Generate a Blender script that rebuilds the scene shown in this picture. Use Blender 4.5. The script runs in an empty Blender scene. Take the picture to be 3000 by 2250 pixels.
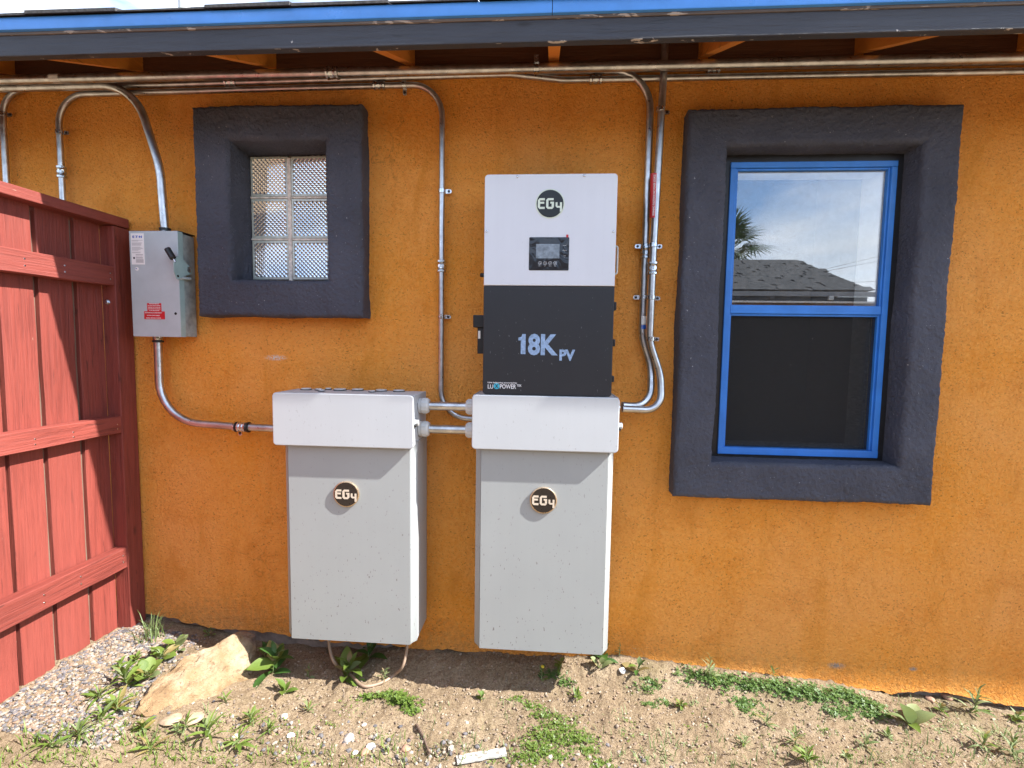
import bpy, bmesh, math, random
import numpy as np
from math import sin, cos, pi, radians, hypot
from mathutils import Vector, Matrix

random.seed(7)
S = bpy.context.scene
COL = S.collection

# ------------------------------------------------------------------ camera
FPX = 1450.0                                   # focal length in pixels of the 3000 x 2250 photograph
CAM = Vector((0.0, -2.16, 1.40))
PITCH, YAW, ROLL = radians(-4.35), radians(-3.95), radians(0.85)
fwd = Vector((sin(YAW)*cos(PITCH), cos(YAW)*cos(PITCH), sin(PITCH)))
rt0 = Vector((cos(YAW), -sin(YAW), 0)); up0 = rt0.cross(fwd)
RT = rt0*cos(ROLL) + up0*sin(ROLL); UP = up0*cos(ROLL) - rt0*sin(ROLL)
cd = bpy.data.cameras.new('camera'); co = bpy.data.objects.new('camera', cd); COL.objects.link(co)
cd.sensor_fit = 'HORIZONTAL'; cd.sensor_width = 36; cd.lens = FPX/3000*36
cd.clip_start = 0.02; cd.clip_end = 3000
m = Matrix.Identity(4)
for i in range(3):
    m[i][0], m[i][1], m[i][2], m[i][3] = RT[i], UP[i], -fwd[i], CAM[i]
co.matrix_world = m
S.camera = co
S.render.resolution_x, S.render.resolution_y = 1024, 768

# ------------------------------------------------------------------ sky, sun, exposure
SUNV = Vector((0.70, -0.143, 0.70)).normalized()
W = bpy.data.worlds.new('World'); S.world = W; W.use_nodes = True
wn, wl = W.node_tree.nodes, W.node_tree.links
bg = wn['Background']
sky = wn.new('ShaderNodeTexSky'); sky.sky_type = 'NISHITA'; sky.sun_disc = False
sky.sun_elevation = math.asin(SUNV.z); sky.sun_rotation = math.atan2(SUNV.x, SUNV.y)
sky.altitude = 1500; sky.air_density = 1.0; sky.dust_density = 1.0; sky.ozone_density = 1.5
tc = wn.new('ShaderNodeTexCoord'); mp = wn.new('ShaderNodeMapping'); mp.inputs['Scale'].default_value = (1.0, 1.0, 2.6)
mp.inputs['Location'].default_value = (3.1, 0.7, 0.4)
wl.new(tc.outputs['Generated'], mp.inputs['Vector'])
cn = wn.new('ShaderNodeTexNoise'); cn.inputs['Scale'].default_value = 2.3; cn.inputs['Detail'].default_value = 9; cn.inputs['Roughness'].default_value = 0.56
cn.inputs['Distortion'].default_value = 0.35
wl.new(mp.outputs['Vector'], cn.inputs['Vector'])
cr = wn.new('ShaderNodeValToRGB'); cr.color_ramp.elements[0].position = 0.41; cr.color_ramp.elements[1].position = 0.68
wl.new(cn.outputs['Fac'], cr.inputs['Fac'])
cn2 = wn.new('ShaderNodeTexNoise'); cn2.inputs['Scale'].default_value = 5.5; cn2.inputs['Detail'].default_value = 6
wl.new(mp.outputs['Vector'], cn2.inputs['Vector'])
cc = wn.new('ShaderNodeValToRGB')
cc.color_ramp.elements[0].position = 0.3; cc.color_ramp.elements[0].color = (6.0, 6.5, 7.2, 1)
cc.color_ramp.elements[1].position = 0.72; cc.color_ramp.elements[1].color = (8.4, 8.5, 8.7, 1)
wl.new(cn2.outputs['Fac'], cc.inputs['Fac'])
mx = wn.new('ShaderNodeMix'); mx.data_type = 'RGBA'
wl.new(cr.outputs['Color'], mx.inputs['Factor']); wl.new(sky.outputs['Color'], mx.inputs['A']); wl.new(cc.outputs['Color'], mx.inputs['B'])
wl.new(mx.outputs['Result'], bg.inputs['Color'])
bg.inputs['Strength'].default_value = 0.14

sd = bpy.data.lights.new('sun', 'SUN'); so = bpy.data.objects.new('sun', sd); COL.objects.link(so)
sd.energy = 4.7; sd.angle = radians(0.53); sd.color = (1.0, 0.975, 0.93)
so.rotation_euler = SUNV.to_track_quat('Z', 'Y').to_euler(); so.location = (4, -2, 5)
S.view_settings.view_transform = 'Standard'; S.view_settings.look = 'None'
S.view_settings.exposure = 1.55; S.view_settings.gamma = 1.0; S.view_settings.use_curve_mapping = False

# ------------------------------------------------------------------ from photo positions to points at real depths
def ray(px, py):
    return RT*((px-1500)/FPX) - UP*((py-1125)/FPX) + fwd
def at(px, py, Y):
    d = ray(px, py); return CAM + d*((Y-CAM.y)/d.y)
def atx(px, py, X):
    d = ray(px, py); return CAM + d*((X-CAM.x)/d.x)
def atz(px, py, Z):
    d = ray(px, py); return CAM + d*((Z-CAM.z)/d.z)

# ------------------------------------------------------------------ objects
def thing(name, label, cat, loc=(0, 0, 0), group=None):
    o = bpy.data.objects.new(name, None); COL.objects.link(o); o.location = loc
    o.empty_display_size = 0.1
    return tag(o, label, cat, group)
def tag(o, label, cat, group=None):
    o['label'] = label; o['category'] = cat
    if group: o['group'] = group
    return o
class G:
    """collects faces; build() links ONE mesh object"""
    def __init__(s): s.v = []; s.f = []; s.fl = set()
    def add(s, vs, fs):
        n = len(s.v); s.v.extend(tuple(p) for p in vs); s.f.extend(tuple(i+n for i in f) for f in fs); return s
    def box(s, x0, x1, y0, y1, z0, z1, bev=0.0, seg=2):
        if bev <= 0:
            return s.add([(x0,y0,z0),(x1,y0,z0),(x1,y1,z0),(x0,y1,z0),(x0,y0,z1),(x1,y0,z1),(x1,y1,z1),(x0,y1,z1)],
                         [(3,2,1,0),(4,5,6,7),(0,1,5,4),(1,2,6,5),(2,3,7,6),(3,0,4,7)])
        b = bmesh.new(); bmesh.ops.create_cube(b, size=1)
        for v in b.verts:
            v.co = Vector(((x0+x1)/2+v.co.x*(x1-x0), (y0+y1)/2+v.co.y*(y1-y0), (z0+z1)/2+v.co.z*(z1-z0)))
        bmesh.ops.bevel(b, geom=b.edges[:], offset=bev, segments=seg, profile=0.5, affect='EDGES')
        b.verts.index_update(); b.normal_update()
        for i, f in enumerate(b.faces):
            if max(abs(c) for c in f.normal) > 0.9999: s.fl.add(len(s.f)+i)
        s.add([v.co for v in b.verts], [[v.index for v in f.verts] for f in b.faces]); b.free(); return s
    def rings(s, rs, cap0=True, cap1=True, closed=False):
        n = len(rs[0]); base = len(s.v)
        for r in rs: s.v.extend(tuple(p) for p in r)
        for k in range(len(rs)-1 + (1 if closed else 0)):
            a, b = base+k*n, base+((k+1) % len(rs))*n
            for i in range(n):
                j = (i+1) % n; s.f.append((a+i, a+j, b+j, b+i))
        if cap0: s.fl.add(len(s.f)); s.f.append(tuple(base+i for i in reversed(range(n))))
        if cap1: s.fl.add(len(s.f)); s.f.append(tuple(base+(len(rs)-1)*n+i for i in range(n)))
        return s
    def lathe(s, p0, ax, prof, seg=20, cap0=True, cap1=True):
        p0 = Vector(p0); ax = Vector(ax).normalized(); u = ax.orthogonal().normalized(); w = ax.cross(u)
        return s.rings([[p0+ax*t+(u*cos(2*pi*i/seg)+w*sin(2*pi*i/seg))*r for i in range(seg)] for t, r in prof], cap0, cap1)
    def cyl(s, p0, p1, r, seg=16):
        p0, p1 = Vector(p0), Vector(p1); L = (p1-p0).length
        return s.lathe(p0, p1-p0, [(0, r), (L, r)], seg)
    def plate(s, x0, x1, z0, z1, yf, yb, r=0.01, bev=0.002, n=6):
        """rounded rectangle facing -y, front at yf, back at yb"""
        def ring(d, y):
            a, b, c, e, rr = x0+d, x1-d, z0+d, z1-d, max(r-d, 0.0006); o = []
            for cx, cz, t0 in ((b-rr, c+rr, -pi/2), (b-rr, e-rr, 0), (a+rr, e-rr, pi/2), (a+rr, c+rr, pi)):
                for k in range(n+1):
                    t = t0+k*pi/2/n; o.append((cx+rr*cos(t), y, cz+rr*sin(t)))
            return o
        return s.rings([ring(0, yb), ring(0, yf+bev), ring(bev*0.3, yf+bev*0.3), ring(bev, yf)])
    def tube(s, pts, r, seg=14, caps=True):
        pts = [Vector(p) for p in pts]; rs = []; u = None
        for i, p in enumerate(pts):
            t = (pts[min(i+1, len(pts)-1)]-pts[max(i-1, 0)]).normalized()
            u = t.orthogonal().normalized() if u is None else (u-t*u.dot(t)).normalized()
            w = t.cross(u); rr = r(i/(len(pts)-1)) if callable(r) else r
            rs.append([p+(u*cos(2*pi*k/seg)+w*sin(2*pi*k/seg))*rr for k in range(seg)])
        return s.rings(rs, caps, caps)
    def poly(s, pts, off):
        """flat outline extruded by the vector off"""
        off = Vector(off); a = [Vector(p) for p in pts]
        return s.rings([a, [p+off for p in a]])
    def mesh(s, name, mat, smooth=40):
        me = bpy.data.meshes.new(name); me.from_pydata(s.v, [], s.f)
        b = bmesh.new(); b.from_mesh(me); bmesh.ops.recalc_face_normals(b, faces=b.faces[:]); b.to_mesh(me); b.free()
        if mat: me.materials.append(mat)
        if smooth:
            me.set_sharp_from_angle(angle=radians(smooth)); me.polygons.foreach_set('use_smooth', [i not in s.fl for i in range(len(me.polygons))])
        return me
    def build(s, name, mat, parent=None, smooth=40):
        return put(name, s.mesh(name, mat, smooth), parent)
def put(name, me, parent=None, loc=None, rot=None, scale=None):
    o = bpy.data.objects.new(name, me); COL.objects.link(o)
    if parent:
        o.parent = parent
        if parent.type == 'EMPTY' or parent.location.length: o.matrix_parent_inverse = Matrix.Translation(-Vector(parent.location))
    if loc is not None: o.location = loc
    if rot is not None: o.rotation_euler = rot
    if scale is not None: o.scale = scale
    return o
def struct(o): o['kind'] = 'structure'; return o
def fillet(pts, rads, n=9):
    pts = [Vector(p) for p in pts]; out = [pts[0]]
    for i in range(1, len(pts)-1):
        r = rads[i-1] if isinstance(rads, (list, tuple)) else rads
        a, b, c = pts[i-1], pts[i], pts[i+1]; u = (a-b).normalized(); v = (c-b).normalized()
        ang = u.angle(v); t = min(r/math.tan(ang/2), (a-b).length*0.49 if i > 1 else (a-b).length*0.95, (c-b).length*0.49 if i < len(pts)-2 else (c-b).length*0.95)
        r = t*math.tan(ang/2); ctr = b+(u+v).normalized()*(r/sin(ang/2)); p0 = b+u*t-ctr; p1 = b+v*t-ctr
        th = p0.angle(p1)
        for k in range(n+1):
            f = k/n; out.append(ctr+(p0*sin((1-f)*th)+p1*sin(f*th))/sin(th))
    return out+[pts[-1]]
def text_mesh(body, mat, h, x, y, z, align='LEFT', bold=0.0, width=None, depth=0.0006, name='lettering'):
    """text facing -y, cap height h, anchored at (x, z) baseline"""
    c = bpy.data.curves.new('t', 'FONT'); c.body = body; c.align_x = align; c.size = h/0.70; c.offset = bold; c.extrude = depth/2; c.resolution_u = 3
    o = bpy.data.objects.new('t', c); COL.objects.link(o)
    me = bpy.data.meshes.new_from_object(o.evaluated_get(bpy.context.evaluated_depsgraph_get()))
    bpy.data.objects.remove(o); bpy.data.curves.remove(c)
    xs = [v.co.x for v in me.vertices]; k = 1.0
    if width: k = width/(max(xs)-min(xs)); x0 = min(xs) if align == 'LEFT' else (min(xs)+max(xs))/2
    for v in me.vertices:
        p = v.co.copy(); v.co = (x+((p.x-x0)*k if width else p.x), y-p.z, z+p.y)
    me.materials.clear(); me.materials.append(mat); me.name = name
    return me

# ------------------------------------------------------------------ materials
def nn(nt, t, **kw):
    n = nt.nodes.new(t)
    for k, v in kw.items(): n.inputs[k.replace('_', ' ')].default_value = v
    return n
def ramp(nt, src, stops):
    r = nt.nodes.new('ShaderNodeValToRGB'); e = r.color_ramp.elements
    while len(e) < len(stops): e.new(0.5)
    for q, (p, c) in zip(e, stops): q.position = p; q.color = (c if len(c) == 4 else (*c, 1)) if isinstance(c, tuple) else (c, c, c, 1)
    nt.links.new(src, r.inputs['Fac']); return r.outputs['Color']
def mixc(nt, fac, a, b, mode='MIX'):
    n = nt.nodes.new('ShaderNodeMix'); n.data_type = 'RGBA'; n.blend_type = mode
    for s, k in ((fac, 'Factor'), (a, 'A'), (b, 'B')):
        if hasattr(s, 'links') or hasattr(s, 'is_linked'): nt.links.new(s, n.inputs[k])
        else: n.inputs[k].default_value = s if k == 'Factor' else (*s, 1)
    return n.outputs['Result']
def base(name):
    mt = bpy.data.materials.new(name); mt.use_nodes = True; nt = mt.node_tree
    t = nt.nodes.new('ShaderNodeTexCoord'); return mt, nt, nt.nodes['Principled BSDF'], t.outputs['Object']
def noise(nt, vec, scale, detail=4, rough=0.55, sc=None, dist=0.0):
    if sc:
        q = nt.nodes.new('ShaderNodeMapping'); q.inputs['Scale'].default_value = sc; nt.links.new(vec, q.inputs['Vector']); vec = q.outputs['Vector']
    n = nn(nt, 'ShaderNodeTexNoise', Scale=scale, Detail=detail, Roughness=rough, Distortion=dist); nt.links.new(vec, n.inputs['Vector']); return n.outputs['Fac']
def bump(nt, h, bs, strength, dist, prev=None):
    b = nn(nt, 'ShaderNodeBump', Strength=strength, Distance=dist); nt.links.new(h, b.inputs['Height'])
    if prev: nt.links.new(prev, b.inputs['Normal'])
    nt.links.new(b.outputs['Normal'], bs.inputs['Normal']); return b.outputs['Normal']
def plain(name, col, rough=0.5, metal=0.0, var=0.12, scale=14, bmp=0.0, bscale=300, spec=0.5, alt=None, coat=0.0):
    """one paint or metal with faint mottling and fine relief"""
    mt, nt, bs, v = base(name)
    f = noise(nt, v, scale, 5)
    dark = alt or tuple(c*(1-2*var) for c in col)
    nt.links.new(ramp(nt, f, [(0.3, dark), (0.7, tuple(min(1, c*(1+var*0.6)) for c in col))]), bs.inputs['Base Color'])
    nt.links.new(ramp(nt, noise(nt, v, scale*2.3, 4), [(0.3, max(0.02, rough-0.1)), (0.75, min(1, rough+0.12))]), bs.inputs['Roughness'])
    bs.inputs['Metallic'].default_value = metal; bs.inputs['Specular IOR Level'].default_value = spec; bs.inputs['Coat Weight'].default_value = coat
    if bmp: bump(nt, noise(nt, v, bscale, 3), bs, bmp, 0.002)
    return mt
def spots(nt, vec, scale, thr, soft=0.03, sc=None):
    n = noise(nt, vec, scale, 2, 0.5, sc); return ramp(nt, n, [(thr, 0.0), (thr+soft, 1.0)])

def stucco(name, light, mid, dark, speck, speck_amt=0.60, scuffs=()):
    mt, nt, bs, v = base(name)
    c = ramp(nt, noise(nt, v, 1.6, 5, 0.6), [(0.30, mid), (0.66, light)])
    blot = ramp(nt, noise(nt, v, 4.2, 6, 0.62, dist=0.4), [(0.52, 0.0), (0.76, 0.7)])
    c = mixc(nt, blot, c, dark)
    pits = noise(nt, v, 105, 4, 0.66, (1, 1, 1.3), 0.9)
    area = ramp(nt, noise(nt, v, 5.5, 4), [(0.34, 0.35), (0.68, 1.0)])
    pm = nt.nodes.new('ShaderNodeMath'); pm.operation = 'MULTIPLY'
    nt.links.new(ramp(nt, pits, [(speck_amt-0.03, 0.0), (speck_amt+0.06, 1.0)]), pm.inputs[0]); nt.links.new(area, pm.inputs[1])
    c = mixc(nt, ramp(nt, noise(nt, v, 60, 3, 0.6, dist=0.5), [(0.35, 0.35), (0.62, 0.0)]), c, tuple(min(1, x*1.25) for x in light))
    c = mixc(nt, pm.outputs[0], c, speck)
    if scuffs:
        sep = nt.nodes.new('ShaderNodeSeparateXYZ'); nt.links.new(v, sep.inputs[0])
        hx = nt.nodes.new('ShaderNodeMath'); hx.operation = 'MULTIPLY_ADD'; hx.inputs[1].default_value = 0.052; nt.links.new(sep.outputs['X'], hx.inputs[0]); nt.links.new(sep.outputs['Z'], hx.inputs[2])
        mr = nt.nodes.new('ShaderNodeMapRange'); nt.links.new(hx.outputs[0], mr.inputs['Value'])
        for kk, q in (('From Min', 0.0), ('From Max', 0.30), ('To Min', 0.36), ('To Max', 0.0)): mr.inputs[kk].default_value = q
        spl = nt.nodes.new('ShaderNodeMath'); spl.operation = 'ADD'; nt.links.new(mr.outputs['Result'], spl.inputs[0]); nt.links.new(noise(nt, v, 48, 5, 0.7), spl.inputs[1])
        c = mixc(nt, ramp(nt, spl.outputs[0], [(0.70, 0.0), (0.95, 0.45)]), c, (0.46, 0.23, 0.075))
        vo = nt.nodes.new('ShaderNodeTexVoronoi'); vo.feature = 'DISTANCE_TO_EDGE'; vo.inputs['Scale'].default_value = 1.7
        wv = nt.nodes.new('ShaderNodeVectorMath'); wv.operation = 'MULTIPLY_ADD'; nz = nn(nt, 'ShaderNodeTexNoise', Scale=6.0, Detail=5.0); nt.links.new(v, nz.inputs['Vector'])
        nt.links.new(nz.outputs['Color'], wv.inputs[0]); wv.inputs[1].default_value = (0.35, 0.35, 0.35); nt.links.new(v, wv.inputs[2]); nt.links.new(wv.outputs[0], vo.inputs['Vector'])
        ck = nt.nodes.new('ShaderNodeMath'); ck.operation = 'MULTIPLY'; nt.links.new(ramp(nt, vo.outputs['Distance'], [(0.002, 1.0), (0.006, 0.0)]), ck.inputs[0]); nt.links.new(ramp(nt, noise(nt, v, 1.9, 3), [(0.54, 0.0), (0.64, 0.32)]), ck.inputs[1])
        c = mixc(nt, ck.outputs[0], c, (0.22, 0.08, 0.02))
        # long trowel strokes and drips
        c = mixc(nt, ramp(nt, noise(nt, v, 7, 5, 0.6, (1.0, 1, 0.22), 0.7), [(0.56, 0.0), (0.72, 0.45)]), c, tuple(x*0.78 for x in mid))
    for (sx, sz, ra, rb, col, thr) in scuffs:               # scraped or splashed marks with their own outline
        q = nt.nodes.new('ShaderNodeMapping'); q.inputs['Location'].default_value = (-sx/ra, 0, -sz/rb); q.inputs['Scale'].default_value = (1/ra, 0, 1/rb); nt.links.new(v, q.inputs['Vector'])
        ln = nt.nodes.new('ShaderNodeVectorMath'); ln.operation = 'LENGTH'; nt.links.new(q.outputs['Vector'], ln.inputs[0])
        near = ramp(nt, ln.outputs['Value'], [(0.2, 1.0), (1.0, 0.0)])
        mm = nt.nodes.new('ShaderNodeMath'); mm.operation = 'MULTIPLY'; nt.links.new(near, mm.inputs[0]); nt.links.new(ramp(nt, noise(nt, v, 150, 3, 0.6), [(thr, 0.0), (thr+0.06, 1.0)]), mm.inputs[1])
        c = mixc(nt, mm.outputs[0], c, col)
    nt.links.new(c, bs.inputs['Base Color'])
    bs.inputs['Roughness'].default_value = 0.88; bs.inputs['Specular IOR Level'].default_value = 0.25
    n1 = bump(nt, noise(nt, v, 95, 4, 0.66, dist=0.6), bs, 1.0, 0.016)
    n2 = bump(nt, noise(nt, v, 9, 3), bs, 0.4, 0.02, n1)
    bump(nt, noise(nt, v, 16, 4, 0.6, (1.0, 1, 0.35), 1.2), bs, 0.5, 0.016, n2)
    return mt

M = {}
_a, _b, _c, _e, _f = at(808, 1048, 0), at(1870, 1905, 0), at(2870, 1430, 0), at(2450, 1950, 0), at(2675, 1960, 0)
M['orange'] = stucco('orange_stucco', (0.94, 0.395, 0.095), (0.92, 0.330, 0.028), (0.70, 0.220, 0.022), (0.32, 0.105, 0.018),
                     scuffs=((_a.x, _a.z, .06, .016, (0.75, 0.72, 0.68), 0.46), (_b.x, _b.z, .10, .03, (0.62, 0.50, 0.38), 0.60), (_c.x, _c.z, .10, .09, (0.08, 0.04, 0.02), 0.66), (_e.x, _e.z, .045, .018, (0.36, 0.30, 0.26), 0.40), (_f.x, _f.z, .022, .012, (0.36, 0.30, 0.26), 0.38)))
def navy_stucco():
    mt, nt, bs, v = base('dark_stucco')
    c = ramp(nt, noise(nt, v, 3.5, 5), [(0.3, (0.048, 0.051, 0.070)), (0.7, (0.076, 0.081, 0.108))])
    c = mixc(nt, spots(nt, v, 130, 0.735, 0.02), c, (0.35, 0.35, 0.36))
    c = mixc(nt, ramp(nt, noise(nt, v, 2.6, 5), [(0.58, 0.0), (0.75, 0.5)]), c, (0.055, 0.050, 0.050))
    nt.links.new(c, bs.inputs['Base Color']); bs.inputs['Roughness'].default_value = 0.72; bs.inputs['Specular IOR Level'].default_value = 0.4
    n1 = bump(nt, noise(nt, v, 95, 4, 0.62, dist=0.4), bs, 1.0, 0.010)
    bump(nt, noise(nt, v, 14, 3), bs, 0.3, 0.012, n1)
    return mt
M['navy'] = navy_stucco()
def wood_paint(name, col, dark, axis, flake=None, fl_thr=0.74, rough=0.6, arris=None):
    mt, nt, bs, v = base(name); oi = nt.nodes.new('ShaderNodeObjectInfo')
    sc = {'x': (0.05, 1, 1), 'y': (1, 0.05, 1), 'z': (1, 1, 0.05)}[axis]
    g = noise(nt, v, 75, 6, 0.7, sc, 0.5)
    c = ramp(nt, g, [(0.28, dark), (0.55, col)])
    c = mixc(nt, ramp(nt, noise(nt, v, 5, 4), [(0.4, 0.0), (0.7, 0.35)]), c, tuple(x*0.72 for x in col))
    fine = noise(nt, v, 34, 4, 0.6, tuple(0.12 if q < 1 else 1 for q in sc), 1.2)
    c = mixc(nt, ramp(nt, fine, [(0.64, 0.0), (0.68, 0.8)]), c, tuple(x*0.35 for x in col))
    c = mixc(nt, ramp(nt, noise(nt, v, 2.4, 4, 0.6, tuple(0.3 if q < 1 else 1 for q in sc)), [(0.42, 0.0), (0.72, 0.5)]), c, tuple(min(1, x*1.3+0.02) for x in col))
    c = mixc(nt, 1.0, c, ramp(nt, oi.outputs['Random'], [(0.0, (0.80, 0.78, 0.78)), (1.0, (1.0, 1.0, 1.0))]), 'MULTIPLY')
    if flake: c = mixc(nt, ramp(nt, noise(nt, v, 46, 4, 0.6, tuple(0.3 if q < 1 else 1 for q in sc), 0.6), [(fl_thr, 0.0), (fl_thr+0.015, 1.0)]), c, flake)
    if arris:
        sz = nt.nodes.new('ShaderNodeSeparateXYZ'); nt.links.new(v, sz.inputs[0]); q = nt.nodes.new('ShaderNodeMapRange'); nt.links.new(sz.outputs['Z'], q.inputs['Value'])
        for kk, w_ in (('From Min', arris), ('From Max', arris+.012), ('To Min', 0.20), ('To Max', 0.0)): q.inputs[kk].default_value = w_
        ad = nt.nodes.new('ShaderNodeMath'); ad.operation = 'ADD'; nt.links.new(q.outputs['Result'], ad.inputs[0]); nt.links.new(noise(nt, v, 30, 4, 0.65, (0.5, 1, 1), 0.6), ad.inputs[1])
        c = mixc(nt, ramp(nt, ad.outputs[0], [(0.83, 0.0), (0.85, 1.0)]), c, flake)
    kn = nt.nodes.new('ShaderNodeTexVoronoi'); kn.inputs['Scale'].default_value = 4.2; q = nt.nodes.new('ShaderNodeMapping'); q.inputs['Scale'].default_value = tuple(0.55 if w < 1 else 1.6 for w in sc); nt.links.new(v, q.inputs['Vector']); nt.links.new(q.outputs['Vector'], kn.inputs['Vector'])
    c = mixc(nt, ramp(nt, kn.outputs['Distance'], [(0.035, 0.75), (0.075, 0.0)]), c, tuple(x*0.3 for x in col))
    nt.links.new(c, bs.inputs['Base Color']); bs.inputs['Roughness'].default_value = rough
    bump(nt, g, bs, 0.9, 0.005)
    return mt
M['red_v'] = wood_paint('red_painted_board', (0.25, 0.048, 0.033), (0.125, 0.020, 0.014), 'z', (0.36, 0.22, 0.16), 0.73)
M['red_h'] = wood_paint('red_painted_rail', (0.26, 0.052, 0.037), (0.12, 0.020, 0.014), 'y', (0.36, 0.22, 0.16), 0.73)
M['raw_wood'] = wood_paint('weathered_wood', (0.17, 0.115, 0.08), (0.09, 0.06, 0.045), 'z', None)
M['raw_x'] = wood_paint('bare_fascia_wood', (0.13, 0.095, 0.075), (0.03, 0.028, 0.03), 'x', (0.42, 0.33, 0.26), 0.60)
M['black_wood'] = wood_paint('charcoal_painted_wood', (0.038, 0.041, 0.053), (0.028, 0.030, 0.038), 'x', (0.50, 0.46, 0.42), 0.72, 0.6, 2.375)
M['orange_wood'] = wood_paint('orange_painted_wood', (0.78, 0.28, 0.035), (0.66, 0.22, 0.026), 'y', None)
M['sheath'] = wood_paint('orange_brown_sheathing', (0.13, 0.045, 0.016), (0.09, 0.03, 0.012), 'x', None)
M['blue'] = plain('blue_paint', (0.034, 0.205, 0.66), 0.42, 0, 0.10, 9, 0.15, 260)
M['blue_metal'] = plain('blue_drip_edge_paint', (0.075, 0.29, 0.78), 0.35, 0, 0.12, 5, 0.08, 120)
M['shingle'] = plain('asphalt_shingle', (0.070, 0.066, 0.064), 0.95, 0, 0.35, 90, 0.8, 500)
M['steel'] = plain('galvanised_steel', (0.60, 0.61, 0.62), 0.36, 1.0, 0.16, 24, 0.05, 90)
M['zinc'] = plain('bright_zinc', (0.66, 0.69, 0.72), 0.25, 1.0, 0.15, 40)
M['white_pv'] = plain('white_plastic', (0.62, 0.62, 0.60), 0.45, 0, 0.06, 30)
M['black'] = plain('black_plastic', (0.012, 0.012, 0.014), 0.45, 0, 0.2, 30)
M['dark_hole'] = plain('dark_hole', (0.008, 0.008, 0.008), 0.9)
M['gold'] = plain('brass_rim', (0.62, 0.46, 0.30), 0.32, 0.85, 0.1, 60)
M['badge'] = plain('badge_enamel', (0.022, 0.016, 0.014), 0.35, 0, 0.1, 60)
M['badge_inv'] = plain('badge_black', (0.008, 0.010, 0.010), 0.4, 0, 0.1, 60)
M['mint'] = plain('pale_mint_print', (0.66, 0.74, 0.63), 0.5, 0, 0.04)
M['cream'] = plain('cream_print', (0.66, 0.56, 0.44), 0.5, 0, 0.04)
M['sticker'] = plain('white_sticker', (0.78, 0.78, 0.77), 0.5, 0, 0.03)
M['red_sticker'] = plain('red_sticker', (0.55, 0.015, 0.022), 0.45, 0, 0.05)
M['ink'] = plain('dark_print', (0.05, 0.05, 0.055), 0.6)
M['greyink'] = plain('grey_print', (0.33, 0.33, 0.34), 0.6)
M['blueink'] = plain('blue_print', (0.01, 0.10, 0.50), 0.5)
M['paleblue'] = plain('pale_blue_print', (0.30, 0.44, 0.66), 0.5, 0, 0.18, 120)
M['whiteprint'] = plain('white_print', (0.75, 0.76, 0.78), 0.5, 0, 0.05)
M['cyan'] = plain('cyan_print', (0.06, 0.52, 0.72), 0.4)
M['concrete'] = plain('old_concrete', (0.30, 0.25, 0.21), 0.95, 0, 0.25, 22, 0.9, 90)
M['cable'] = plain('beige_cable', (0.33, 0.23, 0.16), 0.55, 0, 0.15, 20)
M['jamb'] = plain('white_jamb', (0.85, 0.84, 0.81), 0.7, 0, 0.04, 20)
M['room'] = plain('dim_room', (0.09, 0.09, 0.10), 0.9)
M['mortar'] = plain('pale_mortar', (0.86, 0.78, 0.69), 0.9, 0, 0.2, 60, 0.6, 200)

def enclosure(name, col, rough, dirt_amt, dcol, metal=0.0, zlo=0.1, zhi=1.0):
    """powder-coated sheet with splashed dirt flecks, denser near the soil"""
    mt, nt, bs, v = base(name)
    c = ramp(nt, noise(nt, v, 3.0, 4), [(0.3, tuple(x*0.93 for x in col)), (0.7, col)])
    c = mixc(nt, ramp(nt, noise(nt, v, 55, 3, 0.5, (1, 1, 0.03)), [(0.35, 0.0), (0.8, 0.10)]), c, tuple(x*0.8 for x in col))
    sp = nt.nodes.new('ShaderNodeSeparateXYZ'); nt.links.new(v, sp.inputs[0])
    mr = nt.nodes.new('ShaderNodeMapRange'); nt.links.new(sp.outputs['Z'], mr.inputs['Value'])
    for k, q in (('From Min', zlo), ('From Max', zhi), ('To Min', dirt_amt), ('To Max', dirt_amt*0.25)): mr.inputs[k].default_value = q
    q = nt.nodes.new('ShaderNodeMapping'); q.inputs['Rotation'].default_value = (0, radians(32), 0); q.inputs['Scale'].default_value = (1, 1, 0.45); nt.links.new(v, q.inputs['Vector'])
    s = spots(nt, q.outputs['Vector'], 135, 0.70, 0.02)
    k = nt.nodes.new('ShaderNodeMath'); k.operation = 'MULTIPLY'; nt.links.new(s, k.inputs[0]); nt.links.new(mr.outputs['Result'], k.inputs[1])
    c = mixc(nt, k.outputs[0], c, dcol)
    nt.links.new(c, bs.inputs['Base Color'])
    nt.links.new(ramp(nt, noise(nt, v, 9, 4), [(0.3, rough-0.06), (0.7, rough+0.08)]), bs.inputs['Roughness']); bs.inputs['Metallic'].default_value = metal
    bump(nt, noise(nt, v, 420, 2), bs, 0.10, 0.001)
    return mt
M['battery'] = enclosure('battery_grey_coat', (0.345, 0.365, 0.363), 0.45, 1.0, (0.14, 0.12, 0.11))
M['jbox'] = enclosure('light_grey_coat', (0.49, 0.515, 0.535), 0.42, 0.45, (0.25, 0.24, 0.24), 0, 0.9, 1.6)
M['jbox_body'] = enclosure('light_grey_box_side', (0.48, 0.51, 0.53), 0.42, 0.3, (0.3, 0.3, 0.3), 0, 0.9, 1.6)
M['inv_white'] = enclosure('inverter_white_coat', (0.64, 0.67, 0.725), 0.42, 0.25, (0.35, 0.35, 0.37), 0, 1.2, 2.2)
M['inv_black'] = enclosure('inverter_black_coat', (0.016, 0.0175, 0.022), 0.5, 0.40, (0.30, 0.30, 0.31), 0, 1.1, 1.9)
M['switch'] = plain('switch_grey_paint', (0.43, 0.50, 0.53), 0.42, 0.05, 0.06, 10, 0.05, 300)
M['switch_side'] = plain('switch_side_galvanised', (0.36, 0.41, 0.41), 0.5, 0.2, 0.22, 26, 0.05, 200)
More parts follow.
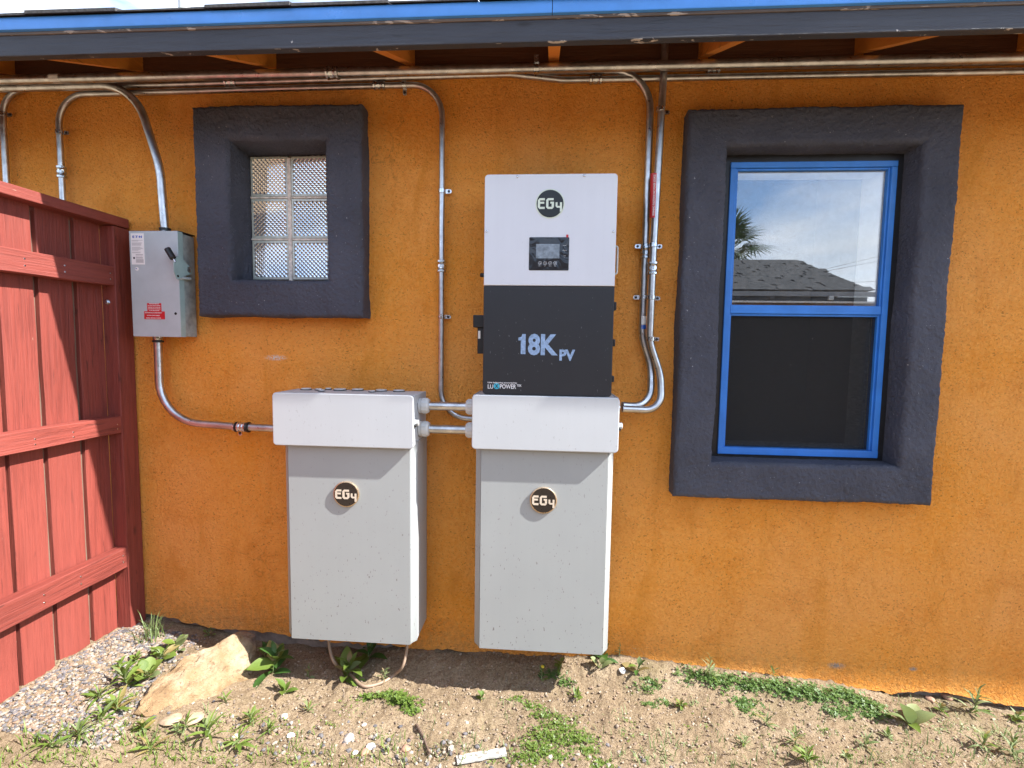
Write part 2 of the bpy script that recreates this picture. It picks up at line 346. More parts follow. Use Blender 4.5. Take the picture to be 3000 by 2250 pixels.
M['handle_grey'] = plain('handle_plate_paint', (0.33, 0.45, 0.45), 0.42, 0.05, 0.08, 20)

def glass_pane(name, refl, tint, rough=0.0, wob=0.0):
    mt = bpy.data.materials.new(name); mt.use_nodes = True; nt = mt.node_tree; nt.nodes.remove(nt.nodes['Principled BSDF'])
    out = nt.nodes['Material Output']
    g = nn(nt, 'ShaderNodeBsdfGlossy', Roughness=rough); g.inputs['Color'].default_value = (0.93, 0.96, 1.0, 1)
    t = nt.nodes.new('ShaderNodeBsdfTransparent'); t.inputs['Color'].default_value = (*tint, 1)
    x = nt.nodes.new('ShaderNodeMixShader'); x.inputs['Fac'].default_value = refl
    nt.links.new(t.outputs[0], x.inputs[1]); nt.links.new(g.outputs[0], x.inputs[2])
    tcx = nt.nodes.new('ShaderNodeTexCoord')
    d = nn(nt, 'ShaderNodeBsdfDiffuse'); d.inputs['Color'].default_value = (0.55, 0.52, 0.48, 1)     # dust film
    dust = ramp(nt, noise(nt, tcx.outputs['Object'], 22, 6, 0.7), [(0.42, 0.01), (0.8, 0.08)])
    y = nt.nodes.new('ShaderNodeMixShader'); nt.links.new(dust, y.inputs['Fac']); nt.links.new(x.outputs[0], y.inputs[1]); nt.links.new(d.outputs[0], y.inputs[2])
    if wob:
        b = nn(nt, 'ShaderNodeBump', Strength=wob, Distance=0.002); nt.links.new(noise(nt, tcx.outputs['Object'], 5, 1), b.inputs['Height']); nt.links.new(b.outputs['Normal'], g.inputs['Normal'])
    nt.links.new(y.outputs[0], out.inputs['Surface']); return mt
M['glass'] = glass_pane('window_glass', 0.15, (0.92, 0.94, 0.94), 0.0, 0.006)
def screen_mat():
    mt = bpy.data.materials.new('insect_screen'); mt.use_nodes = True; nt = mt.node_tree; bs = nt.nodes['Principled BSDF']; v = nt.nodes.new('ShaderNodeTexCoord').outputs['Object']
    c = mixc(nt, spots(nt, v, 90, 0.79, 0.01), (0.020, 0.021, 0.022), (0.3, 0.3, 0.3)); nt.links.new(c, bs.inputs['Base Color']); bs.inputs['Roughness'].default_value = 0.85
    bs.inputs['Specular IOR Level'].default_value = 0.2
    w = ramp(nt, noise(nt, v, 300, 2, 0.5, (0.15, 1, 1)), [(0.3, 0.72), (0.7, 0.86)]); nt.links.new(w, bs.inputs['Alpha'])
    return mt
M['screen'] = screen_mat()
def lcd():
    mt, nt, bs, v = base('display_gloss'); bs.inputs['Base Color'].default_value = (0.018, 0.018, 0.022, 1); bs.inputs['Roughness'].default_value = 0.07
    bump(nt, noise(nt, v, 16, 2, 0.5, dist=1.5), bs, 0.35, 0.006); return mt
M['gloss'] = lcd()
M['lcd'] = plain('screen_film', (0.24, 0.29, 0.34), 0.25, 0, 0.25, 40)
def block_glass():
    mt, nt, bs, v = base('pressed_glass')
    bs.inputs['Base Color'].default_value = (0.93, 0.94, 0.95, 1); bs.inputs['Roughness'].default_value = 0.06; bs.inputs['Metallic'].default_value = 0.9
    bs.inputs['Specular IOR Level'].default_value = 0.8
    return mt
M['block'] = block_glass()
M['block_rim'] = plain('glass_block_rim', (0.58, 0.62, 0.56), 0.2, 0.1, 0.1, 30)

def soil_mat():
    mt, nt, bs, v = base('dry_soil')
    c = ramp(nt, noise(nt, v, 5, 6, 0.62), [(0.30, (0.22, 0.158, 0.096)), (0.52, (0.310, 0.230, 0.145)), (0.75, (0.38, 0.300, 0.205))])
    c = mixc(nt, ramp(nt, noise(nt, v, 130, 3, 0.6), [(0.46, 0.0), (0.68, 0.9)]), c, (0.155, 0.105, 0.065))
    c = mixc(nt, ramp(nt, noise(nt, v, 210, 2, 0.6), [(0.64, 0.0), (0.70, 0.85)]), c, (0.45, 0.37, 0.29))
    c = mixc(nt, ramp(nt, noise(nt, v, 3.2, 5), [(0.55, 0.0), (0.75, 0.35)]), c, (0.17, 0.165, 0.075))
    nt.links.new(c, bs.inputs['Base Color']); bs.inputs['Roughness'].default_value = 0.97; bs.inputs['Specular IOR Level'].default_value = 0.1
    bump(nt, noise(nt, v, 150, 5, 0.72), bs, 1.0, 0.010); return mt
M['soil'] = soil_mat()
def island_colors(name, cols, rough=0.9, bmp=0.4, bs_=200):
    """each separate pebble takes one of the colours"""
    mt, nt, bs, v = base(name); g = nt.nodes.new('ShaderNodeNewGeometry')
    r = nt.nodes.new('ShaderNodeValToRGB'); r.color_ramp.interpolation = 'CONSTANT'; e = r.color_ramp.elements
    while len(e) < len(cols): e.new(0.5)
    for i, c in enumerate(cols): e[i].position = i/len(cols); e[i].color = (*c, 1)
    nt.links.new(g.outputs['Random Per Island'], r.inputs['Fac'])
    c = mixc(nt, ramp(nt, noise(nt, v, 160, 3), [(0.35, 0.0), (0.75, 0.3)]), r.outputs['Color'], (0.2, 0.15, 0.11))
    nt.links.new(c, bs.inputs['Base Color']); bs.inputs['Roughness'].default_value = rough
    bump(nt, noise(nt, v, bs_, 3), bs, bmp, 0.003); return mt
M['gravel'] = island_colors('mixed_gravel', [(0.27, 0.21, 0.16), (0.12, 0.115, 0.12), (0.31, 0.28, 0.24), (0.21, 0.145, 0.10), (0.08, 0.078, 0.088), (0.33, 0.28, 0.22), (0.26, 0.17, 0.11), (0.15, 0.14, 0.15)])
M['grit'] = island_colors('soil_grit', [(0.27, 0.20, 0.14), (0.32, 0.25, 0.18), (0.38, 0.31, 0.23), (0.19, 0.14, 0.10), (0.28, 0.19, 0.13), (0.24, 0.18, 0.13)])
def leaf_mat(name, a, b, tr=0.35):
    mt, nt, bs, v = base(name); g = nt.nodes.new('ShaderNodeNewGeometry'); oi = nt.nodes.new('ShaderNodeObjectInfo')
    ad = nt.nodes.new('ShaderNodeMath'); ad.operation = 'ADD'; nt.links.new(g.outputs['Random Per Island'], ad.inputs[0]); nt.links.new(oi.outputs['Random'], ad.inputs[1])
    hf = nt.nodes.new('ShaderNodeMath'); hf.operation = 'MULTIPLY'; hf.inputs[1].default_value = 0.5; nt.links.new(ad.outputs[0], hf.inputs[0])
    c = ramp(nt, hf.outputs[0], [(0.1, a), (0.9, b)])
    nt.links.new(c, bs.inputs['Base Color']); bs.inputs['Roughness'].default_value = 0.5
    bump(nt, noise(nt, v, 120, 3), bs, 0.3, 0.002)
    tl = nt.nodes.new('ShaderNodeBsdfTranslucent'); nt.links.new(c, tl.inputs['Color'])
    x = nt.nodes.new('ShaderNodeMixShader'); x.inputs['Fac'].default_value = tr
    nt.links.new(bs.outputs[0], x.inputs[1]); nt.links.new(tl.outputs[0], x.inputs[2]); nt.links.new(x.outputs[0], nt.nodes['Material Output'].inputs['Surface'])
    return mt
M['leaf'] = leaf_mat('weed_leaf', (0.085, 0.155, 0.022), (0.20, 0.27, 0.050))
M['leaf_dark'] = leaf_mat('dark_weed_leaf', (0.040, 0.105, 0.020), (0.075, 0.16, 0.030))
M['leaf_pale'] = leaf_mat('pale_weed_leaf', (0.14, 0.21, 0.065), (0.27, 0.31, 0.14))
M['clover'] = leaf_mat('clover_leaf', (0.060, 0.135, 0.028), (0.15, 0.235, 0.060))
M['leaf_dry'] = leaf_mat('yellowing_leaf', (0.24, 0.20, 0.05), (0.30, 0.22, 0.10), 0.3)
M['straw'] = leaf_mat('dry_straw', (0.32, 0.25, 0.14), (0.42, 0.35, 0.22), 0.2)
M['palm'] = leaf_mat('palm_leaf', (0.030, 0.060, 0.014), (0.070, 0.11, 0.030), 0.2)
M['bark'] = plain('palm_bark', (0.12, 0.09, 0.06), 0.95, 0, 0.3, 30, 0.8, 60)
M['flower'] = plain('yellow_flower', (0.65, 0.48, 0.03), 0.6)
def rock_mat():
    mt, nt, bs, v = base('quartz_rock')
    c = ramp(nt, noise(nt, v, 7, 6, 0.65), [(0.32, (0.15, 0.080, 0.034)), (0.47, (0.30, 0.195, 0.098)), (0.66, (0.41, 0.325, 0.215))])
    c = mixc(nt, ramp(nt, noise(nt, v, 5.2, 5, 0.6, dist=0.5), [(0.56, 0.0), (0.66, 0.8)]), c, (0.125, 0.075, 0.068))
    c = mixc(nt, spots(nt, v, 110, 0.66, 0.05), c, (0.16, 0.10, 0.06))
    nt.links.new(c, bs.inputs['Base Color']); bs.inputs['Roughness'].default_value = 0.85
    n1 = bump(nt, noise(nt, v, 40, 6, 0.75), bs, 0.9, 0.014); bump(nt, noise(nt, v, 11, 5, 0.7, (1, 1, 3), 0.8), bs, 0.7, 0.022, n1); return mt
M['rock'] = rock_mat()
M['pebble'] = plain('pale_pebble', (0.55, 0.48, 0.41), 0.85, 0, 0.2, 60, 0.5, 200)
M['pebble_t'] = plain('tan_stone', (0.40, 0.29, 0.19), 0.9, 0, 0.2, 50, 0.7, 120)
M['pebble_w'] = plain('white_pebble', (0.80, 0.78, 0.75), 0.8, 0, 0.08, 60, 0.4, 200)
M['pebble_r'] = plain('reddish_pebble', (0.42, 0.24, 0.16), 0.9, 0, 0.2, 60, 0.5, 200)
def scrap():
    mt, nt, bs, v = base('chipped_white_paint')
    c = mixc(nt, spots(nt, v, 48, 0.55, 0.04), (0.44, 0.43, 0.40), (0.22, 0.20, 0.17)); nt.links.new(c, bs.inputs['Base Color']); bs.inputs['Roughness'].default_value = 0.8
    bump(nt, noise(nt, v, 90, 3), bs, 0.4, 0.003); return mt
M['scrap'] = scrap()

# ------------------------------------------------------------------ ground
rng = np.random.default_rng(5)
TAB = rng.random((256, 256))
def vnoise(x, y):
    xi = np.floor(x).astype(int); yi = np.floor(y).astype(int); fx = x-xi; fy = y-yi
    fx = fx*fx*(3-2*fx); fy = fy*fy*(3-2*fy); q = lambda a, b: TAB[a & 255, b & 255]
    return (q(xi, yi)*(1-fx)+q(xi+1, yi)*fx)*(1-fy)+(q(xi, yi+1)*(1-fx)+q(xi+1, yi+1)*fx)*fy-0.5
WBX = [-8, -2.6, -1.9, -1.7, -1.45, -1.18, -0.92, -0.45, 0.05, 0.42, 0.65, 0.95, 1.47, 1.68, 1.82, 2.06, 3.0, 9]
WBZ = [0.16, 0.12, 0.088, 0.066, 0.042, 0.028, 0.010, -0.002, -0.004, 0.006, -0.006, -0.030, -0.076, -0.064, -0.078, -0.112, -0.14, -0.2]
GDX = [-9, -2.6, -1.9, -1.6, -1.25, -0.95, -0.6, 0.0, 0.4, 0.7, 1.3, 1.5, 2.06, 3.0, 9]
GDZ = [0.14, 0.10, 0.075, 0.030, -0.040, -0.036, -0.006, 0.006, 0.014, 0.004, -0.050, -0.078, -0.128, -0.17, -0.25]
FRX = [-9, -2.6, -1.9, -1.5, -1.1, -0.5, 0.0, 0.6, 1.3, 2.0, 3.0, 9]
FRZ = [0.13, 0.10, 0.086, 0.035, -0.045, -0.055, -0.055, -0.058, -0.090, -0.130, -0.16, -0.22]
def gzn(x, y, fine=True):
    x = np.asarray(x, float); y = np.asarray(y, float)
    a = np.interp(x, GDX, GDZ); b = np.interp(x, FRX, FRZ)
    t = np.clip((-y-0.015)/0.19, 0, 1); t = t*t*(3-2*t)
    z = a*(1-t)+b*t+0.02*np.exp(-((x+1.33)/.17)**2-((y+.52)/.08)**2)
    z = z+vnoise(x*5+40, y*5+9)*0.018+vnoise(x*14+3, y*14)*0.010
    if fine:
        z = z+vnoise(x*38, y*38+70)*0.008+vnoise(x*100+11, y*100)*0.005+np.maximum(vnoise(x*65+50, y*65+20)-0.18, 0)*0.024
    return z
def gz(x, y): return float(gzn(x, y, False))
def onground(px, py, lift=0.0):
    z = 0.0
    for _ in range(6):
        p = atz(px, py, z); z = gz(p.x, p.y)
    return Vector((p.x, p.y, z+lift))
def make_ground():
    xs = np.concatenate([-np.geomspace(400, 2.2, 34)[:-1], np.arange(-2.2, 2.45, 0.0062), np.geomspace(2.46, 400, 34)])
    ys = np.concatenate([-np.geomspace(400, 1.0, 34)[:-1], np.arange(-1.0, 0.05, 0.0062), np.geomspace(0.06, 400, 26)])
    X, Y = np.meshgrid(xs, ys); Z = gzn(np.clip(X, -8, 8), Y)
    far = np.clip((np.hypot(X, Y)-6)/20, 0, 1); Z = Z*(1-far)-0.05*far
    v = np.stack([X, Y, Z], -1).reshape(-1, 3); nx, ny = len(xs), len(ys)
    i = (np.arange(ny-1)[:, None]*nx+np.arange(nx-1)[None]).ravel()
    f = np.stack([i, i+1, i+nx+1, i+nx], -1)
    me = bpy.data.meshes.new('ground'); me.from_pydata(v, [], f.tolist()); me.materials.append(M['soil'])
    me.polygons.foreach_set('use_smooth', [True]*len(me.polygons))
    return struct(put('ground', me))
make_ground()

# ------------------------------------------------------------------ the house
HX0, HX1 = -4.5, 7.5
house = thing('house', 'orange stucco house with dark stucco window surrounds and a charcoal eave above', 'house', (0, 0, 0))
OL = (-1.363, -0.985, 1.685, 2.243)            # glass-block opening at the glass
OR = (0.715, 1.418, 0.938, 2.195)              # sash window opening
def make_wall():
    g = G(); zt = 2.685; zb = 0.22
    xs = [HX0, OL[0]-0.02, OL[1]+0.02, OR[0]-0.02, OR[1]+0.02, HX1]
    for i in range(5):
        x0, x1 = xs[i], xs[i+1]
        o = OL if i == 1 else OR if i == 3 else None
        segs = [(zb, zt)] if not o else [(zb, o[2]-0.02), (o[3]+0.02, zt)]
        for a, b in segs: g.add([(x0, 0, a), (x1, 0, a), (x1, 0, b), (x0, 0, b)], [(0, 1, 2, 3)])
    bx = np.concatenate([[HX0], np.arange(-2.5, 2.8, 0.022), [HX1]]); n = len(bx)
    r2 = random.Random(3); zz = np.interp(bx, WBX, WBZ); jit = [r2.uniform(-0.006, 0.006) for _ in bx]
    bz = zz + np.array(jit) + vnoise(bx*9, bx*0+4)*0.018
    v = [(x, 0, zb) for x in bx]+[(x, 0, z+0.03) for x, z in zip(bx, bz)]+[(x, -0.004-0.006*r2.random(), z) for x, z in zip(bx, bz)]+[(x, 0.03, z+0.004) for x, z in zip(bx, bz)]
    f = []
    for k in range(3):
        for i in range(n-1): f.append((k*n+i, k*n+i+1, (k+1)*n+i+1, (k+1)*n+i))
    g.add(v, f)
    return g.build('wall', M['orange'], house, 50)
make_wall()
g = G(); g.box(HX0, HX1, 0.022, 0.25, -0.6, 0.21); g.build('foundation', M['concrete'], house)
g = G()
# inner leaf of the wall behind the stucco, so no light leaks round the windows
for x0, x1, z0, z1 in ((HX0, OL[0]-0.02, .21, 2.68), (OL[1]+.02, OR[0]-.02, .21, 2.68), (OR[1]+.02, HX1, .21, 2.68), (OL[0]-.02, OL[1]+.02, .21, OL[2]-.02), (OL[0]-.02, OL[1]+.02, OL[3]+.02, 2.68), (OR[0]-.02, OR[1]+.02, .21, OR[2]-.02), (OR[0]-.02, OR[1]+.02, OR[3]+.02, 2.68)):
    g.box(x0, x1, 0.012, 0.16, z0, z1)
g.build('wall_core', M['concrete'], house)
g = G(); g.box(HX0, HX0+0.02, 0.17, 6, -0.3, 2.45); g.box(HX1-0.02, HX1, 0.17, 6, -0.3, 2.45); g.box(HX0, HX1, 6, 6.1, -0.3, 2.45); g.build('rear_wall', M['orange'], house)
# room behind the sash window and the block window
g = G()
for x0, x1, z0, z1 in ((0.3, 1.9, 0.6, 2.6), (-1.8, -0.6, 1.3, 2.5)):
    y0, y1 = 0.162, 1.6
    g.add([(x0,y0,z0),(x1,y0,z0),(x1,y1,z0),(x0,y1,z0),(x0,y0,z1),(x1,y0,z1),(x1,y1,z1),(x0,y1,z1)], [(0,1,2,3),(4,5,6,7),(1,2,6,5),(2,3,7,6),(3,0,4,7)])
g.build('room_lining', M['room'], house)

def surround(name, outer, front, inner, yf, yi, seed):
    """trowelled stucco band: outer rectangle, opening at the front, opening at the glass"""
    prof = [(0, 0.004, 0)]                     # (blend outer->front, y, blend front->inner)
    yo = yf; wdt = front[0]-outer[0]; r = 0.018/wdt
    for k in range(5): prof.append((0, yo*(k+1)/6, 0))
    for k in range(1, 7):
        a = k/6*pi/2; prof.append((r*(1-cos(a)), yo*0.80+yo*0.20*sin(a), 0))
    for k in range(1, 27): prof.append((r+(1-2.2*r)*k/27, yo, 0))
    for k in range(0, 8):
        a = k/7*pi/2; prof.append((1-1.2*r*(1-sin(a)), yo+0.022*(1-cos(a)), 0.06*k/7))
    for k in range(1, 17): prof.append((1, (yo+0.022)+(yi-yo-0.022)*k/16, 0.06+0.94*k/16))
    N = 240; rings = []
    for b, y, c in prof:
        q = [outer[i]+(front[i]-outer[i])*b for i in range(4)]; q = [q[i]+(inner[i]-front[i])*c for i in range(4)]
        cs = [(q[0], q[2]), (q[1], q[2]), (q[1], q[3]), (q[0], q[3])]; ring = []
        for s in range(4):
            (ax, az), (bx, bz) = cs[s], cs[(s+1) % 4]
            for k in range(N): ring.append((ax+(bx-ax)*k/N, y, az+(bz-az)*k/N))
        rings.append(ring)
    A = np.array(rings); X, Y, Z = A[..., 0].copy(), A[..., 1].copy(), A[..., 2].copy()
    wob = vnoise(X*7+seed, Z*7)*0.008+vnoise(X*22, Z*22+seed)*0.004
    wob = wob+vnoise(X*95+seed, Z*95+Y*60)*0.0042+vnoise(X*170+5, Z*170+seed+Y*90)*0.0026
    A[..., 1] += wob*np.clip(-Y/abs(yf), 0, 1)
    rel = vnoise(Z*95+X*70+seed, Y*95)*0.004
    A[..., 0] += vnoise(Z*6+seed, Y*20+3)*0.009+rel; A[..., 2] += vnoise(X*6+seed+50, Y*20)*0.009+rel
    g = G(); g.rings(A.tolist(), False, False)
    return g.build(name, M['navy'], house, 60)
surround('window_surround', (-1.520, -0.784, 1.512, 2.392), (-1.359, -0.939, 1.667, 2.248), OL, -0.09, 0.075, 11)['label'] = 'dark square stucco band round the glass block window'
surround('window_surround', (0.542, 1.568, 0.781, 2.347), (0.697, 1.432, 0.938, 2.202), OR, -0.09, 0.03, 31)['label'] = 'dark tall stucco band round the blue sash window'

# glass block window
def block_window():
    win = G(); win.box(OL[0]-0.02, OL[1]+0.02, 0.082, 0.11, OL[2]-0.02, OL[3]+0.02)
    w = win.build('block_window', M['mortar'], house)
    w['label'] = 'six pressed glass blocks in pale mortar'
    P = 0.186; hw = 0.0885; n = 8
    rim = G(); r0 = [(-hw, 0.0, -hw), (hw, 0.0, -hw), (hw, 0.0, hw), (-hw, 0.0, hw)]
    def sq(h, y): return [(-h, y, -h), (h, y, -h), (h, y, h), (-h, y, h)]
    rim.rings([sq(hw, 0.02), sq(hw, 0.003), sq(hw-0.003, 0.0), sq(hw-0.011, 0.0), sq(hw-0.013, 0.004)], False, False)
    f = rim; nr = len(rim.f); h = hw-0.013; c = 2*h/n
    def tri(a, b, cc): f.add([a, b, cc], [(0, 1, 2)])
    for i in range(2*n+1):
        for j in range(2*n+1):
            if (i+j) % 2 == 0: continue
            x, z = -h+i*c/2, -h+j*c/2           # pyramid peak over a diamond cell
            pk = Vector((x, -0.0035, z)); q = [Vector((x+c/2, 0.0045, z)), Vector((x, 0.0045, z+c/2)), Vector((x-c/2, 0.0045, z)), Vector((x, 0.0045, z-c/2))]
            for k in range(4):
                a, b = q[k], q[(k+1) % 4]
                if max(abs(a.x), abs(b.x), abs(a.z), abs(b.z)) > h+1e-6: continue
                tri(a, b, pk)
    bm_ = f.mesh('glass_block', M['block_rim'], 0); bm_.materials.append(M['block'])
    bm_.polygons.foreach_set('material_index', [0 if i < nr else 1 for i in range(len(bm_.polygons))])
    for cx in range(2):
        for r in range(3):
            p = Vector((OL[0]+P*(cx+0.5)+0.004*cx, 0.062, OL[2]+P*(r+0.5)))
            put('glass_block', bm_, w, p)
    # struck mortar between blocks
    g = G()
    xm = OL[0]+P+0.002
    g.box(xm-0.0085, xm+0.0085, 0.0575, 0.083, OL[2]-0.01, OL[3]-0.012, 0.002, 1)
    for r in (1, 2):
        z = OL[2]+P*r
        g.box(OL[0]-0.004, xm-0.0095, 0.0605, 0.083, z-0.0035, z+0.0035); g.box(xm+0.0095, OL[1]+0.01, 0.0605, 0.083, z-0.0035, z+0.0035)
    g.build('mortar_joint', M['mortar'], w)
block_window()

# sash window
def sash_window():
    x0, x1, z0, z1 = 0.741, 1.397, 0.953, 2.169
    g = G()                                     # dark outer frame
    for a in ((0.708, x0+0.004, 0.004, 0.07, 0.93, 2.20), (x1-0.004, 1.424, 0.004, 0.07, 0.93, 2.20), (x0, x1, 0.004, 0.07, z1-0.004, 2.202), (x0, x1, 0.004, 0.07, 0.93, z0+0.004)): g.box(*a, 0.002, 1)
    w = g.build('sash_window', M['black'], house); w['label'] = 'blue framed single-hung window with a screened lower sash'
    def bar(name, a, mat=M['blue'], bev=0.0025): return G().box(*a, bev, 2).build(name, mat, w)
    t = 0.024; yA = -0.004
    zm0, zm1 = 1.552, 1.588
    bar('stile', (x0, x0+t, yA, 0.022, z0+t, z1-t)); bar('stile', (x1-t, x1, yA, 0.022, z0+t, z1-t))
    bar('head_rail', (x0, x1, yA, 0.05, z1-t, z1)); bar('sill_rail', (x0, x1, yA-0.002, 0.05, z0, z0+0.030))
    bar('meeting_rail', (x0+t+0.001, x1-t-0.001, yA+0.002, 0.05, zm0, zm1))
    # inner beads
    b = 0.009
    for a in ((x0+t, x0+t+b, zm1, z1-t), (x1-t-b, x1-t, zm1, z1-t)): bar('glazing_bead', (a[0]+.0005, a[1], yA+0.008, 0.023, a[2], a[3]), bev=0.0015)
    bar('glazing_bead', (x0+t+b, x1-t-b, yA+0.008, 0.023, z1-t-b, z1-t-.0005), bev=0.0015)
    for a in ((x0+t, x0+t+b, z0+0.03, zm0), (x1-t-b, x1-t, z0+0.03, zm0)): bar('screen_frame', (a[0]+.0005, a[1], yA+0.010, 0.04, a[2], a[3]), bev=0.0015)
    bar('screen_frame', (x0+t+b, x1-t-b, yA+0.010, 0.04, zm0-b, zm0-.0005), bev=0.0015)
    G().box(x0+t+b, x1-t-b, 0.018, 0.022, zm1-0.004, z1-t-b).build('pane', M['glass'], w)
    G().box(x0+t+b, x1-t-b, 0.044, 0.048, z0+0.03, zm0).build('pane', M['glass'], w)
    G().add([(x0+t, 0.020, z0+0.025), (x1-t, 0.020, z0+0.025), (x1-t, 0.020, zm0+.002), (x0+t, 0.020, zm0+.002)], [(0, 1, 2, 3)]).build('insect_screen', M['screen'], w)
    # white painted reveal on the room side
    g = G(); d0, d1 = 0.0515, 0.175; u0, u1, w0, w1 = x0+t+b-.001, x1-t-b+.001, z0+.028, z1-t-b+.001
    g.box(u1, u1+.03, .0235, d1, zm1, w1+.03); g.box(u0-.03, u0, .0235, d1, zm1, w1+.03); g.box(u0, u1, .0235, .125, w1, w1+.03)
    g.box(u1, u1+.03, d0, d1, w0, zm1-.001); g.box(u0-.03, u0, d0, d1, w0, zm1-.001); g.box(u0, u1, d0, d1, w0-.03, w0)
    g.build('inner_reveal', M['jamb'], w)
sash_window()

# eave: rafters, sheathing, fascia, drip edge, shingles
SL = 0.43
def rz(y): return 2.585+SL*y                   # underside of a rafter
ZS = 2.585+0.105                               # sheathing underside at the wall
for x in np.arange(-4.23, 7.4, 0.605):
    x = float(x)+0.0
    g = G(); g.poly([(x-0.021, -0.462, rz(-0.462)), (x-0.021, 0.5, rz(0.5)), (x-0.021, 0.5, rz(0.5)+0.105), (x-0.021, -0.462, rz(-0.462)+0.105)], (0.042, 0, 0))
    g.build('rafter', M['orange_wood'], house, 0)
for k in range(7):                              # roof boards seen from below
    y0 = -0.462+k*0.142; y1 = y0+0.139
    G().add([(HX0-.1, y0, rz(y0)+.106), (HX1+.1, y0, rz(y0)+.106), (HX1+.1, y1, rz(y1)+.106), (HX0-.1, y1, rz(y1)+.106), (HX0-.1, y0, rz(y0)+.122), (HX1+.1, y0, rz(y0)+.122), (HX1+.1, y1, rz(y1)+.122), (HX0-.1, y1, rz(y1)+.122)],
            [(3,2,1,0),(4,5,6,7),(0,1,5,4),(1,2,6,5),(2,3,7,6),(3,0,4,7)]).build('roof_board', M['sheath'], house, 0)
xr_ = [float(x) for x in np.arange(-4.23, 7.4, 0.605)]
for a, b in zip(xr_[:-1], xr_[1:]):              # dark boards added between the rafters, painting in the deep eave shade
    G().box(a+.0215, b-.0215, -.012, -.001, 2.548, 2.688).build('eave_shade_board', M['sheath'], house, 0)
# charcoal fascia in three lengths
for a, b in ((HX0-.1, 3.2), (3.203, HX1+.1)):
    G().box(a, b, -0.494, -0.464, 2.375, 2.459, 0.004, 2).build('fascia_board', M['black_wood'], house)
    G().box(a, b, -0.4990, -0.470, 2.4415, 2.4520, 0.002, 1).build('fascia_top', M['raw_x'], house)
for a, b in ((HX0-.1, -0.005), (-0.003, HX1+.1)):
    g = G(); pr = [(-0.4835, 2.4575), (-0.496, 2.4600), (-0.4975, 2.4635), (-0.4955, 2.500), (-0.470, 2.512), (-0.470, 2.507), (-0.4925, 2.4965), (-0.494, 2.4650), (-0.4835, 2.4605)]
    g.poly([(a, y-.012, z-.007) for y, z in pr], (b-a, 0, 0)); g.build('drip_edge', M['blue_metal'], house, 30)
RS = SL
def rtop(y): return 2.5045+RS*(y+0.482)
roof = G().poly([(HX0-.1, -0.480, rtop(-0.480)+.002), (HX0-.1, 3.0, rtop(3.0)+.002), (HX0-.1, 6.4, rtop(-0.4)), (HX0-.1, 6.4, rtop(-0.4)-0.03), (HX0-.1, 3.0, rtop(3.0)-0.028), (HX0-.1, -0.480, rtop(-0.480)-0.0)], (HX1-HX0+.2, 0, 0)).build('roof', M['shingle'], house, 0)
r3 = random.Random(9)
for course in range(3):
    yb = -0.520+course*0.135; x = -2.7+0.11*course
    while x < 3.0:
        w_ = 0.305*r3.uniform(0.93, 1.07); th = r3.choice((0.004, 0.005, 0.009, 0.011)); dy = r3.uniform(-0.004, 0.004)
        y0, y1 = yb+dy, yb+0.16
        z0, z1 = rtop(yb)+0.006+course*0.004, rtop(y1)+0.008+course*0.002
        s = G().add([(x, y0, z0), (x+w_, y0, z0+r3.uniform(-.001, .001)), (x+w_, y1, z1), (x, y1, z1), (x, y0, z0+th), (x+w_, y0, z0+th+r3.uniform(-.002, .003)), (x+w_, y1, z1+.003), (x, y1, z1+.003)],
                [(3,2,1,0),(4,5,6,7),(0,1,5,4),(1,2,6,5),(2,3,7,6),(3,0,4,7)])
        s.build('shingle', M['shingle'], roof, 0); x += w_+0.003
for a, b in ((HX0-.1, -2.7), (3.0, HX1+.1)):
    G().box(a, b, -0.518, -0.40, rtop(-0.512)+.004, rtop(-0.42)+.012).build('eave_shingle', M['shingle'], roof, 0)
pv = at(540, 10, 0.55)
G().lathe((pv.x, 0.55, rtop(0.55)-0.05), (0, 0, 1), [(0, 0.030), (0.9, 0.030)], 20).build('vent_pipe', M['white_pv'], roof)

